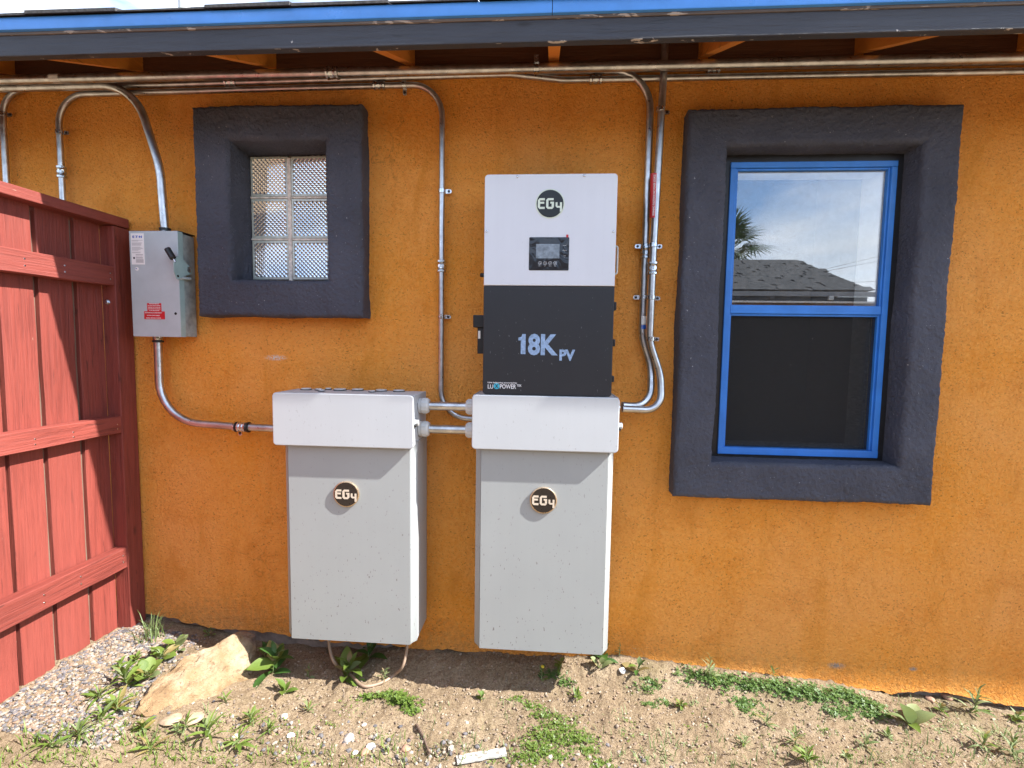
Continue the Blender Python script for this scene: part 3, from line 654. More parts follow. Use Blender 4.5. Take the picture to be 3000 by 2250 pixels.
# ------------------------------------------------------------------ red fence
def make_fence():
    XB, XR = -1.945, -1.89
    t = thing('wooden_fence', 'red painted board fence with rails, post and flat cap beside the wall', 'fence', (-1.92, -0.6, 0.07))
    r = random.Random(4)
    ed = [atx(px, 1100, XB).y for px in (303, 233, 120, 5)]
    edges = [-0.0965, ed[1]+0.0, ed[2], ed[3]]
    while edges[-1] > -1.7: edges.append(edges[-1]-0.148)
    for i in range(len(edges)-1):
        y1, y0 = edges[i]-(0.004 if i else 0.0), edges[i+1]+(0.015 if i != 2 else 0.008)
        zb = 0.085+r.uniform(-0.012, 0.012); dx = r.uniform(-0.007, 0.006); ln = r.uniform(-0.007, 0.001) if i else 0.0
        g = G(); n = 12; A = []
        for k in range(n+1):
            z = zb+(1.905-zb)*k/n; w1 = r.uniform(-.0015, .0015); w0 = r.uniform(-.0015, .0015)
            A.append([(XB-0.019+dx, y0+w0, z), (XB+dx-0.0015, y0+w0, z), (XB+dx, y0+w0+.0015, z), (XB+dx, y1+w1+ln-.0015, z), (XB+dx-0.0015, y1+w1+ln, z), (XB-0.019+dx, y1+w1+ln, z)])
        g.rings(A); g.build('board', M['red_v'], t, 30)
    # weathered battens behind the gaps
    for y in (edges[1], edges[2], edges[3]):
        G().box(XB-0.042, XB-0.0235, y-0.03, y+0.034, 0.10, 1.89).build('gap_board', M['raw_wood'], t, 0)
    ye = -0.096
    for z0, z1, dz, o in ((1.638, 1.722, -0.004, 0.0), (0.988, 1.064, 0.004, 0.001), (0.366, 0.462, 0.010, -0.001)):
        g = G(); n = 14; A = []
        for k in range(n+1):
            y = ye-1.6*k/n; q = dz*k/n*2; j = r.uniform(-.0016, .0016)
            x1 = XR+o+r.uniform(-.001, .001)
            A.append([(XB+0.006, y, z0+q+j), (x1-.003, y, z0+q+j), (x1, y, z0+q+.003+j), (x1, y, z1+q-.003), (x1-.003, y, z1+q), (XB+0.006, y, z1+q)])
        g.rings(A); g.build('rail', M['red_h'], t, 30)
    G().box(-1.955, -1.8885, ye+0.002, -0.008, 0.02, 1.898, 0.004, 2).build('post', M['red_v'], t)
    G().box(-2.035, -1.885, -1.7, 0.0-0.012, 1.901, 1.943, 0.004, 2).build('cap', M['red_h'], t)
    p = at(315, 885, ye+0.0015)
    g = G(); g.lathe((p.x, ye+0.004, p.z), (0, -1, 0), [(0, 0.013), (0.003, 0.013), (0.0035, 0.0085)], 18); g.lathe((p.x, ye-0.0005, p.z), (0, -1, 0), [(0, 0.0085), (0.005, 0.0085), (0.006, 0.0065)], 6); g.build('bolt', M['zinc'], t, 20)
    nm = G().lathe((0, 0, 0), (1, 0, 0), [(0, 0.0035), (0.0025, 0.003)], 8).mesh('nail', M['zinc'])
    for z in (1.69, 1.665, 1.03, 1.01, 0.43, 0.40):
        for y in (-0.115, -0.32, -0.47): put('nail', nm, t, (XR-0.001, y, z))
make_fence()

# ------------------------------------------------------------------ conduits
def strap(parent, p, axis, r, ear):
    """one-hole strap: band round the pipe at p, ear pointing along `ear`"""
    p, axis, ear = Vector(p), Vector(axis).normalized(), Vector(ear).normalized()
    g = G(); g.lathe(p-axis*0.009, axis, [(0, r+0.0018), (0.001, r+0.003), (0.017, r+0.003), (0.018, r+0.0018)], 18)
    y = -0.004-p.y
    c = p+ear*(r+0.004); e = p+ear*(r+0.026); side = axis*0.009
    yb, yf = -0.001, -0.0045
    q = [Vector((c.x, 0, c.z))-side, Vector((e.x, 0, e.z))-side*0.85, Vector((e.x, 0, e.z))+ear*0.003, Vector((e.x, 0, e.z))+side*0.85, Vector((c.x, 0, c.z))+side]
    yy = max(p.y+0.004, -0.03)
    g.poly([(v.x, yy, v.z) for v in q], (0, 0.003, 0))
    o = g.build('strap', M['zinc'], parent, 35)
    s = p+ear*(r+0.017)
    G().lathe((s.x, yy+0.001, s.z), (0, -1, 0), [(0, 0.0055), (0.003, 0.0055), (0.0045, 0.003)], 10).build('screw', M['black'], parent)
def coupling(parent, p, axis, r, name='coupling', L=0.052):
    p, a = Vector(p), Vector(axis).normalized(); h = L/2
    g = G(); pr = []
    for t, q in ((-h, .0012), (-h+.002, .0065), (-h+.009, .0065), (-h+.010, .0035), (-h+.013, .006), (-h+.016, .0035), (-.006, .003), (-.005, .0055), (.005, .0055), (.006, .003), (h-.016, .0035), (h-.013, .006), (h-.010, .0035), (h-.009, .0065), (h-.002, .0065), (h, .0012)): pr.append((t+h, r+q))
    g.lathe(p-a*h, a, pr, 12); return g.build(name, M['zinc'], parent, 25)
def conduit(label, pts, r, rads, grp='galvanised conduits on the wall', seg=14):
    path = fillet(pts, rads)
    t = thing('conduit', label, 'conduit', path[0], grp)
    G().tube(path, r, seg).build('pipe', M['steel'], t, 60)
    return t
V = Vector
YB = -0.026
# A: thick run under the rafters
zA = 2.505
A = conduit('thickest horizontal steel conduit running just below the rafters along the whole wall', [(-2.7, -0.10, zA+.004), (3.6, -0.10, zA-.006)], 0.0185, [])
coupling(A, (at(975, 214, -.10).x, -0.10, zA), (1, 0, 0), 0.0185)
p = at(1572, 200, -.10)
g = G(); g.lathe((p.x-0.01, -0.10, zA), (1, 0, 0), [(0, .0195), (0, .021), (.02, .021), (.02, .0195)], 18, False, False); g.box(p.x-0.009, p.x+0.009, -0.122, -0.117, zA+0.012, 2.545); g.build('strap', M['zinc'], A)
p = at(165, 234, -.10); G().lathe((p.x-.02, -.10, zA+.0035), (1, 0, 0), [(0, .0187), (.044, .0187)], 20, False, False).build('paper_tag', M['sticker'], A)
# B: left riser, run, offset, right run
zB1, zB2 = 2.512, 2.492
xB = at(14, 440, YB).x
B = conduit('thin steel conduit rising behind the fence at the far left and jogging down mid-wall', [(xB, YB, 1.75), (xB, YB, zB1-.004), (at(1490, 214, YB).x, YB, zB1+.012), (at(1650, 236, YB).x, YB, zB2+.003), (3.6, YB, zB2-.006)], 0.0125, [0.12, 0.25, 0.25])
coupling(B, (at(677, 241, YB).x, YB, zB1+.004), (1, 0, 0), 0.0125); coupling(B, (at(1745, 232, YB).x, YB, zB2+.002), (1, 0, 0), 0.0125)
strap(B, (xB, YB, at(10, 335, YB).z), (0, 0, 1), 0.0125, (1, 0, 0))
# C': riser from the safety switch, bending left
xs_, zs_ = at(483, 640, -0.065), 1.875
Cs = conduit('steel conduit curving up from the top of the grey safety switch', [(-2.7, -0.058, 2.497), (at(395, 300, -0.06).x, -0.06, 2.497), (at(470, 520, -.06).x, -0.06, 2.15), (at(483, 640, -.065).x, -0.065, 1.872)], 0.0168, [0.20, 0.5])
# E: left drop, run, drop to the right box
zE = 2.484; xE0 = -2.183; xE1 = at(1295, 500, YB).x
zEe = at(1343, 1222, YB).z
E_ = conduit('steel conduit over the glass block window dropping straight down left of the inverter', [(xE0, YB, 1.75), (xE0, YB, zE-.004), (xE1, YB, zE+.006), (xE1, YB, zEe), (-0.27, -0.05, zEe-.004)], 0.0122, [0.13, 0.13, 0.12])
for py in (560, 928): strap(E_, (xE1, YB, at(1296, py, YB).z), (0, 0, 1), 0.0122, (1, 0, 0))
coupling(E_, (xE1, YB, at(1294, 780, YB).z), (0, 0, 1), 0.0122)
coupling(E_, (at(1112, 247, YB).x, YB, zE+.006), (1, 0, 0), 0.0122); strap(E_, (at(1185, 245, YB).x, YB, zE+.006), (1, 0, 0), 0.0122, (0, 0, -1))
coupling(E_, (xE0, YB, at(176, 505, YB).z), (0, 0, 1), 0.0122); strap(E_, (xE0, YB, at(175, 388, YB).z), (0, 0, 1), 0.0122, (1, 0, 0))
# C: from the right, down to the right box
zC = 2.528; xC = 0.402
pC = [at(1883, 990, YB), at(1908, 1075, YB), at(1906, 1192, -.06), at(1823, 1187, -.10)]
C_ = conduit('left one of the two steel conduits right of the inverter, with a blue tape band', [(-0.6, -.034, zC+.004), (xC, YB, zC), (xC-.002, YB, pC[0].z), pC[1], pC[2], pC[3]], 0.0148, [0.16, 0.25, 0.25, 0.13])
G_ = conduit('middle of the three horizontal steel conduits above the sash window', [(0.30, YB-.004, zC+.002), (3.6, YB, zC-.008)], 0.0122, [])
coupling(G_, (at(2090, 197, YB).x, YB, zC-.001), (1, 0, 0), 0.0122)
for py in (721, 871): strap(C_, (xC, YB, at(1890, py, YB).z), (0, 0, 1), 0.0148, (-1, 0, 0))
coupling(C_, (xC, YB, at(1890, 740, YB).z), (0, 0, 1), 0.0148)
G().lathe((xC-.001, YB, at(1884, 964, YB).z), (0, 0, 1), [(0, .0151), (.016, .0151)], 18, False, False).build('blue_tape', M['blueink'], C_)
G().lathe((xC-.001, YB, at(1884, 950, YB).z), (0, 0, 1), [(0, .0151), (.034, .0151)], 18, False, False).build('printed_band', M['sticker'], C_)
# D: from the soffit straight down to the right box
YD = -0.058; xD = 0.428
pD = [at(1906, 1000, YD), at(1936, 1100, YD), at(1938, 1203, -.08), at(1823, 1198, -.115)]
D_ = conduit('right one of the two steel conduits right of the inverter, with a red warning strip', [(0.445, YD, 2.66), (0.443, YD, 2.46), (xD, YD, at(1913, 750, YD).z), (xD-.002, YD, pD[0].z), pD[1], pD[2], pD[3]], 0.0142, [0.3, 0.5, 0.2, 0.22, 0.14])
for py, px in ((320, 1936), (718, 1914), (872, 1908), (993, 1906)): q = at(px, py, YD); strap(D_, (q.x, YD, q.z), (0, 0, 1), 0.0142, (1, 0, 0))
q = at(1911, 786, YD); coupling(D_, (q.x, YD, q.z), (0, 0, 1), 0.0142)
z0, z1 = at(1913, 640, YD).z, at(1916, 510, YD).z
q0, q1 = at(1913, 640, YD), at(1916, 510, YD)
st = G(); ns = 8; dirv = (q1-q0)
st.v = []; 
for k in range(ns+1):
    a = -pi*0.05-pi*0.9*k/ns
    for q in (q0, q1): st.v.append((q.x+0.0146*cos(a), YD+0.0146*sin(a), q.z))
st.f = [(2*k, 2*k+2, 2*k+3, 2*k+1) for k in range(ns)]
st.build('warning_strip', M['red_sticker'], D_)
me = text_mesh('WARNING: PHOTOVOLTAIC POWER SOURCE', M['whiteprint'], 0.008, 0, 0, 0, 'CENTER', 0.0002, (q1-q0).length*0.92)
for v in me.vertices:                           # turn the line of print up the pipe
    x, y, z = v.co; v.co = ((q0.x+q1.x)/2+0.003*(x/0.1)*0+ -z+0.003, YD-0.0152+y, (q0.z+q1.z)/2+x)
put('lettering', me, D_)
for t_, pp, rr in ((C_, pC[3], .0148), (D_, pD[3], .0142)):
    g = G(); g.lathe((0.281, pp.y, pp.z), (1, 0, 0), [(0, rr+.007), (.006, rr+.007), (.007, rr+.003), (.012, rr+.003), (.013, rr+.006), (.022, rr+.006), (.023, rr+.001)], 12); g.build('connector', M['zinc'], t_, 25)
# F: from the switch down and across to the left box
q0 = at(463, 1005, -.06)
F_ = conduit('steel conduit sweeping from under the safety switch across to the left junction box', [(q0.x, -0.06, 1.42), (q0.x-.002, -0.06, at(460, 1240, -.06).z+.012), (at(700, 1252, -.06).x, -0.06, at(700, 1250, -.06).z), (-1.095, -0.06, at(700, 1252, -.06).z-.002)], 0.0165, [0.19, 0.3])
q = at(703, 1251, -.06)
coupling(F_, (q.x+.012, -.06, q.z), (1, 0, 0), .0165, L=.04)
for dx in (-.018, .036): G().lathe((q.x+dx, -.06, q.z), (1, 0, 0), [(0, .017), (0.001, .0235), (.008, .0235), (.009, .017)], 18).build('black_ring', M['black'], F_)
strap(F_, (q.x-.020, -.06, q.z), (1, 0, 0), .0165, (0, 0, -1))

# ------------------------------------------------------------------ logo lettering
def eg4(mat, cx, cz, y, R, parent):
    """angular three-glyph mark drawn in units of the badge radius"""
    g = G()
    def P(pts): g.poly([(cx+a*R, y, cz+b*R) for a, b in pts], (0, 0.0012, 0))
    def bar(x0, z0, x1, z1): P([(x0, z0), (x1, z0), (x1, z1), (x0, z1)])
    t = 0.15
    # E
    bar(-0.84, -0.24, -0.68, 0.22); P([(-0.84, 0.22), (-0.68, 0.22), (-0.36, 0.22), (-0.36, 0.36), (-0.72, 0.36)])
    bar(-0.68, -0.01, -0.40, 0.12); P([(-0.84, -0.24), (-0.72, -0.36), (-0.36, -0.36), (-0.36, -0.22), (-0.68, -0.22), (-0.68, -0.24)])
    # G
    bar(-0.27, -0.24, -0.11, 0.24); P([(-0.27, 0.24), (-0.11, 0.24), (-0.11, 0.22), (0.24, 0.22), (0.24, 0.36), (-0.15, 0.36)])
    P([(-0.27, -0.24), (-0.15, -0.36), (0.15, -0.36), (0.27, -0.24), (0.11, -0.22), (-0.11, -0.22), (-0.11, -0.24)])
    bar(0.11, -0.22, 0.27, 0.0); bar(0.02, 0.0, 0.27, 0.12)
    # small 4
    bar(0.38, -0.18, 0.51, 0.08); bar(0.68, -0.54, 0.82, 0.08); P([(0.38, -0.18), (0.48, -0.28), (0.68, -0.28), (0.68, -0.16), (0.51, -0.16), (0.51, -0.18)])
    return g.build('lettering', mat, parent, 0)

# ------------------------------------------------------------------ batteries and junction boxes
YBF = -0.225; YJ = -0.255
def battery(label, x0, x1, z0, badge_px):
    t = thing('battery_cabinet', label, 'battery', ((x0+x1)/2, -0.12, z0), 'grey wall batteries')
    z1 = at(1600, 1322, YJ).z+0.012
    c = 0.022; xa, xb = x0+c, x1-c
    b = 0.004
    # side and back shell
    prof = [(x0, -0.035), (x0, YBF+c*1.2), (x0+0.001, YBF+c*1.15), (xa-0.001, YBF+0.0045), (xb+0.001, YBF+0.0045), (x1-0.001, YBF+c*1.15), (x1, YBF+c*1.2), (x1, -0.035)]
    g = G(); g.rings([[(x, y, z0+0.012) for x, y in prof], [(x, y, z1) for x, y in prof]]); g.build('body', M['battery'], t, 20)
    zs = at(1400, 1605, YBF).z
    for s, xo, xi in ((-1, x0, xa), (1, x1, xb)):      # chamfered corner strips, split by a seam
        for a, e in ((z0+0.006, zs-0.0007), (zs+0.0007, z1)):
            q = [(xo-s*0.0, YBF+c*1.25), (xo+s*0.0015, YBF+c*1.1), (xo+s*0.0005, YBF+c*1.05), (xi+s*0.0012, YBF-0.001), (xi+s*0.0012, YBF+0.004), (xo-s*0.002, YBF+c*1.25)]
            lo = [(x-s*(0.008 if a < zs-0.05 and k in (1, 2) else 0), y, a) for k, (x, y) in enumerate(q)]
            g = G(); g.rings([lo, [(x, y, a+0.010) for x, y in q], [(x, y, e) for x, y in q]] if a < zs-.05 else [[(x, y, a) for x, y in q], [(x, y, e) for x, y in q]]); g.build('corner_strip', M['battery'], t, 20)
    g = G(); g.box(xa, xb, YBF-0.0015, YBF+0.004, z0+0.002, z1-0.001, 0.0012, 2); g.build('front_panel', M['battery'], t)
    g = G(); g.box(x0+0.06, x1-0.06, -0.034, -0.001, z0+0.1, z0+0.16); g.box(x0+0.06, x1-0.06, -0.034, -0.001, z1-0.16, z1-0.1); g.build('wall_bracket', M['steel'], t)
    p = at(*badge_px, YBF-0.008); R = 0.0535
    bd = G().lathe((p.x, YBF-0.001, p.z), (0, -1, 0), [(0, R), (0.007, R), (0.0085, R-0.0015), (0.0088, R-0.004)], 40); bd = bd.build('badge', M['gold'], t)
    G().lathe((p.x, YBF-0.0085, p.z), (0, -1, 0), [(0, R-0.0042), (0.0014, R-0.0042)], 40).build('badge_face', M['badge'], bd)
    eg4(M['cream'], p.x, p.z, YBF-0.0112, R, bd)
    return t
bz = at(1600, 1911, YBF).z
xl0, xl1 = at(840, 1500, YBF+.02).x, at(1221, 1500, YBF+.02).x
xr0, xr1 = at(1394, 1500, YBF+.02).x, at(1791, 1500, YBF+.02).x
battery('left grey wall battery with a chamfered front, above the beige cable loop', xl0, xl1, at(1000, 1879, YBF).z, (1014, 1448))
battery('right grey wall battery with a chamfered front, straight below the inverter', xr0, xr1, bz, (1592, 1466))

def jbox(label, xa, xb, za, zb, discs):
    t = thing('junction_box', label, 'junction box', ((xa+xb)/2, -0.14, za), 'light grey junction boxes')
    G().plate(xa, xb, za, zb, YJ, YJ+0.017, 0.016, 0.0035).build('cover', M['jbox'], t)
    G().plate(xa+0.003, xb-0.003, za+0.003, zb-0.003, YJ+0.0185, -0.04, 0.010, 0.001).build('body', M['jbox_body'], t)
    for sx in (xa+0.0018, xb-0.0075):                       # rain flap on the sides
        G().box(sx, sx+0.0057, YJ+0.02, -0.041, zb-0.038, zb-0.002, 0.001, 1).build('top_flap', M['jbox_body'], t)
    zk = (za+zb)/2-0.005
    k = G().lathe((xb-0.004, YJ+0.030, zk), (1, 0, 0), [(0, 0.015), (0.006, 0.015), (0.007, 0.0135), (0.019, 0.013), (0.021, 0.010)], 14).build('latch_knob', M['white_pv'], t)
    G().box(xb+0.001, xb+0.009, YJ+0.006, YJ+0.022, zk-0.016, zk-0.004, 0.002, 1).build('latch_clip', M['black'], t)
    for px, py, w_ in discs:
        q = atz(px, py, zb); g = G(); g.lathe((q.x, q.y, zb-0.0025), (0, 0, 1), [(0, w_), (0.0065, w_), (0.0075, w_-0.001)], 26); g.build('knockout_plug', M['white_pv'], t); G().lathe((q.x, q.y, zb-0.0022), (0, 0, 1), [(0, w_+.0025), (0.003, w_+.0025)], 26).build('plug_gasket', M['black'], t)
    G().box(xa+0.06, xb-0.06, -0.039, -0.001, zb-0.10, zb-0.04).build('wall_bracket', M['steel'], t)
    return t
Lx0, Lx1 = at(798, 1230, YJ).x, at(1211, 1230, YJ).x; Lz0, Lz1 = at(1000, 1310, YJ).z, at(1000, 1154, YJ).z
Rx0, Rx1 = at(1382, 1240, YJ).x, at(1814, 1240, YJ).x; Rz0, Rz1 = at(1600, 1322, YJ).z, at(1600, 1161, YJ).z
jbox('left light grey junction box with round knockout plugs on its top', Lx0, Lx1, Lz0, Lz1, [(897, 1140, .021), (933, 1141.5, .014), (942, 1144.5, .012), (962, 1139.5, .012), (996, 1141.5, .025), (1048, 1142, .024), (1090, 1147, .013), (1117, 1144, .023), (1169, 1145, .024)])
jbox('right light grey junction box directly below the black half of the inverter', Rx0, Rx1, Rz0, Rz1, [])
# short pipes between the boxes
for py, which in ((1190, 'upper'), (1258, 'lower')):
    yy = -0.150; q = at(1310, py, yy)
    t = thing('conduit', which+' short horizontal conduit stub between the two junction boxes', 'conduit', (q.x, yy, q.z), 'short conduits between the boxes')
    G().cyl((Lx1-0.02, yy, q.z), (Rx0+0.02, yy, q.z), 0.0180, 24).build('pipe', M['steel'], t)
    for s, xx in ((1, Lx1-0.003), (-1, Rx0+0.003)):
        g = G(); g.lathe((xx, yy, q.z), (s, 0, 0), [(0, .029), (.001, .032), (.010, .032), (.011, .0285), (.013, .0285), (.014, .0315), (.036, .0305), (.042, .026), (.043, .0185)], 24); g.build('gland', M['white_pv'], t, 25)
        g = G()
        for k in range(14):
            a = 2*pi*k/14; g.box(xx+s*.016-.0008*0, xx+s*.034, yy+.0312*cos(a)-.0012, yy+.0312*cos(a)+.0012, q.z+.0312*sin(a)-.0012, q.z+.0312*sin(a)+.0012)
        g.build('gland_ribs', M['white_pv'], t, 0)
        G().lathe((xx, yy, q.z), (s, 0, 0), [(-.0005, .0335), (.0012, .0335)], 24).build('gasket', M['black'], t)

# ------------------------------------------------------------------ inverter
def inverter():
    yf = -0.245; yb = -0.03
    x0, x1 = at(1418.5, 700, yf).x, at(1805, 700, yf).x
    zt, zs, zb = at(1615, 509, yf).z, at(1606, 838, yf).z, at(1600, 1159, yf).z
    t = thing('inverter', 'tall white and black solar inverter hung on the wall, reading 18K PV', 'inverter', ((x0+x1)/2, -0.13, zb))
    G().plate(x0+0.004, x1-0.004, zb+0.004, zt-0.004, yf+0.028, yb, 0.014, 0.002).build('body', M['inv_black'], t)
    def half(z0, z1, rtop_, rbot, mat, name):
        g = G(); n = 6
        def ring(d, y):
            o = []
            for cx, cz, t0, rr in ((x1, z0, -pi/2, rbot), (x1, z1, 0, rtop_), (x0, z1, pi/2, rtop_), (x0, z0, pi, rbot)):
                r_ = max(rr-d, .0006); sx = -1 if cx == x1 else 1; sz = 1 if cz == z0 else -1
                ax, az = cx+sx*(r_+d), cz+sz*(r_+d)
                for k in range(n+1): a = t0+k*pi/2/n; o.append((ax+r_*cos(a), y, az+r_*sin(a)))
            return o
        b = 0.003; g.rings([ring(0, yf+0.030), ring(0, yf+b), ring(b*.3, yf+b*.3), ring(b, yf)]); return g.build(name, mat, t)
    up = half(zs+0.0012, zt, 0.014, 0.001, M['inv_white'], 'upper_cover'); lo = half(zb, zs-0.0012, 0.001, 0.013, M['inv_black'], 'lower_cover')
    y = yf
    def X(px, py): return at(px, py, y)
    # badge
    p = X(1611.5, 597); R = 41.5*(-CAM.y+y)/FPX
    b = G().lathe((p.x, y+.001, p.z), (0, -1, 0), [(0, R), (0.0018, R), (0.0022, R-.0008)], 40).build('badge', M['mint'], up)
    G().lathe((p.x, y-.0008, p.z), (0, -1, 0), [(0, R-.0042), (0.0018, R-.0042)], 40).build('badge_face', M['badge_inv'], up)
    eg4(M['mint'], p.x, p.z, y-.0036, R, up)
    for px, py in ((1516, 518), (1711.6, 515), (1426, 678), (1797, 678)):
        p = X(px, py); g = G(); g.lathe((p.x, y+.001, p.z), (0, -1, 0), [(0, .0052), (.0022, .0050), (.0038, .0036), (.0042, .0014)], 14); g.lathe((p.x, y-.0030, p.z+.001), (0, -1, 0), [(0, .0014), (.0004, .0014)], 6); g.build('screw', M['zinc'], up)
    # display
    a, c = X(1549, 792), X(1668, 695)
    d = G().plate(a.x, c.x, a.z, c.z, y-.0016, y+.001, .004, .0006).build('display', M['gloss'], t)
    a, c = X(1570, 757), X(1639.5, 715); xm = X(1605, 735).x
    G().plate(a.x, xm-.0003, a.z, c.z, y-.0024, y-.001, .0006, .0003).build('screen', M['lcd'], d); G().plate(xm, c.x, a.z, c.z, y-.0022, y-.001, .0006, .0003).build('screen', M['lcd'], d)
    for i, (px, lab) in enumerate(((1581.8, 'Return'), (1596.7, 'UP'), (1611.6, 'Down'), (1626.3, 'Enter'))):
        p = X(px, 771); g = G(); seg = 20
        g.rings([[(p.x+rr*cos(2*pi*k/seg), y-.0022, p.z+rr*sin(2*pi*k/seg)) for k in range(seg)] for rr in (.0066, .0058)], False, False)
        if i == 0: g.box(p.x-.0025, p.x+.003, y-.0025, y-.002, p.z-.0008, p.z+.0008); g.box(p.x+.0016, p.x+.003, y-.0025, y-.002, p.z-.003, p.z-.0008)
        if i in (1, 2): g.box(p.x-.0007, p.x+.0007, y-.0025, y-.002, p.z-.003, p.z+.003); zz = .003 if i == 1 else -.003; g.poly([(p.x-.002, y-.0025, p.z+zz*.3), (p.x+.002, y-.0025, p.z+zz*.3), (p.x, y-.0025, p.z+zz)], (0, .0004, 0))
        if i == 3: g.box(p.x-.003, p.x+.0025, y-.0025, y-.002, p.z-.0014, p.z+.0002); g.box(p.x+.0012, p.x+.0025, y-.0025, y-.002, p.z+.0002, p.z+.003)
        g.build('button', M['whiteprint'], d, 0)
        put('lettering', text_mesh(lab, M['whiteprint'], .0026, p.x, y-.0022, p.z-.0118, 'CENTER'), d)
    for py, lab in ((719.5, 'Normal'), (734, 'Warning'), (750, 'Fault')):
        p = X(1654, py); put('lettering', text_mesh(lab, M['whiteprint'], .0028, p.x, y-.0022, p.z-.001, 'CENTER'), d)
        G().lathe((p.x, y-.0012, p.z-.0055), (0, -1, 0), [(0, .0008), (.0008, .0006)], 8).build('indicator', M['whiteprint'], d)
    p = X(1662, 691); G().box(p.x-.004, p.x+.004, y-.0026, y-.0005, p.z-.006, p.z+.0045, .0008, 1).build('pull_tab', M['red_sticker'], d)
    # side handles
    for s, xx in ((1, x1-.003),):
        za, zc = X(1810, 795).z, X(1810, 709).z; yh = -0.17
        G().tube(fillet([(xx, yh, za), (xx+s*.020, yh, za), (xx+s*.020, yh, zc), (xx, yh, zc)], .010, 5), .0038, 10).build('handle', M['white_pv'] if s > 0 else M['black'], t)
    # knob and modules on the left side, tabs on the right
    p = at(1406, 806, -.15)
    g = G(); g.lathe((x0+.005, -.15, p.z), (-1, 0, 0), [(0, .017), (.010, .017), (.011, .0085), (.030, .0080), (.032, .006)], 16); g.build('rotary_switch', M['black'], t)
    za, zc = at(1400, 960, -.16).z, at(1400, 924, -.16).z
    G().box(at(1389, 940, -.16).x, x0+.005, -.19, -.10, za, zc, .003, 2).build('side_module', M['black'], t)
    zd = at(1400, 1036, -.16).z; xm = at(1400.5, 1000, -.16).x
    s = G().box(xm, x0+.005, -.18, -.12, zd, za-.0005, .002, 1).build('side_dongle', M['black'], t)
    zl = at(1405, 992, -.18).z; zh = at(1405, 969, -.18).z; G().box(xm+.003, xm+.012, -.1812, -.1795, zl, zh).build('dongle_label', M['sticker'], s)
    for pa, pb in ((911, 887), (1015, 994), (1118, 1100)):
        za, zc = at(1800, pa, -.19).z, at(1800, pb, -.19).z
        G().box(x1-.005, x1+.012, -.225, -.16, za, zc, .003, 2).build('side_catch', M['black'], t)
    # lettering on the lower half
    a, c = X(1518, 1037), X(1635, 980)
    W_, H_ = c.x-a.x, c.z-a.z
    g = G(); g.poly([(a.x+W_*u, y-.0009, a.z+H_*v) for u, v in ((.065, 0), (.185, 0), (.185, 1), (.10, 1), (.075, .86), (0, .82), (0, .68), (.065, .68))], (0, .0006, 0)); g.build('lettering', M['paleblue'], lo, 0)
    put('lettering', text_mesh('8K', M['paleblue'], H_*.965, a.x+W_*.245, y-.0006, a.z+.001, 'LEFT', .0042, W_*.755), lo)
    a, c = X(1638.5, 1055), X(1685, 1026)
    put('lettering', text_mesh('PV', M['paleblue'], c.z-a.z, a.x, y-.0006, a.z+.0006, 'LEFT', .0024, c.x-a.x), lo)
    a, c = X(1429, 1122), X(1515, 1117.5)
    put('lettering', text_mesh('Line balancing powered by', M['whiteprint'], .0052, a.x, y-.0006, a.z, 'LEFT', .0002, c.x-a.x), lo)
    for s_, p0, p1 in (('LU', 1429, 1445), ('POWER', 1464.5, 1512)):
        a, c = X(p0, 1138), X(p1, 1126.5); put('lettering', text_mesh(s_, M['whiteprint'], c.z-a.z, a.x, y-.0006, a.z, 'LEFT', .0004, c.x-a.x), lo)
    a, c = X(1514, 1132.5), X(1528, 1126.5); put('lettering', text_mesh('TEK', M['whiteprint'], c.z-a.z, a.x, y-.0006, a.z, 'LEFT', .0002, c.x-a.x), lo)
    p = X(1455, 1131); R = .0118
    e = G().lathe((p.x, y+.0005, p.z), (0, -1, 0), [(0, R), (.0011, R)], 28).build('emblem', M['cyan'], lo)
    g = G()
    for s_ in (1, -1): g.poly([(p.x-.007, y-.0011, p.z-.007*s_), (p.x-.0035, y-.0011, p.z-.007*s_), (p.x+.007, y-.0011, p.z+.007*s_), (p.x+.0035, y-.0011, p.z+.007*s_)], (0, .0006+.0001*s_, 0))
    g.build('emblem_cross', M['inv_black'], lo, 0)
inverter()

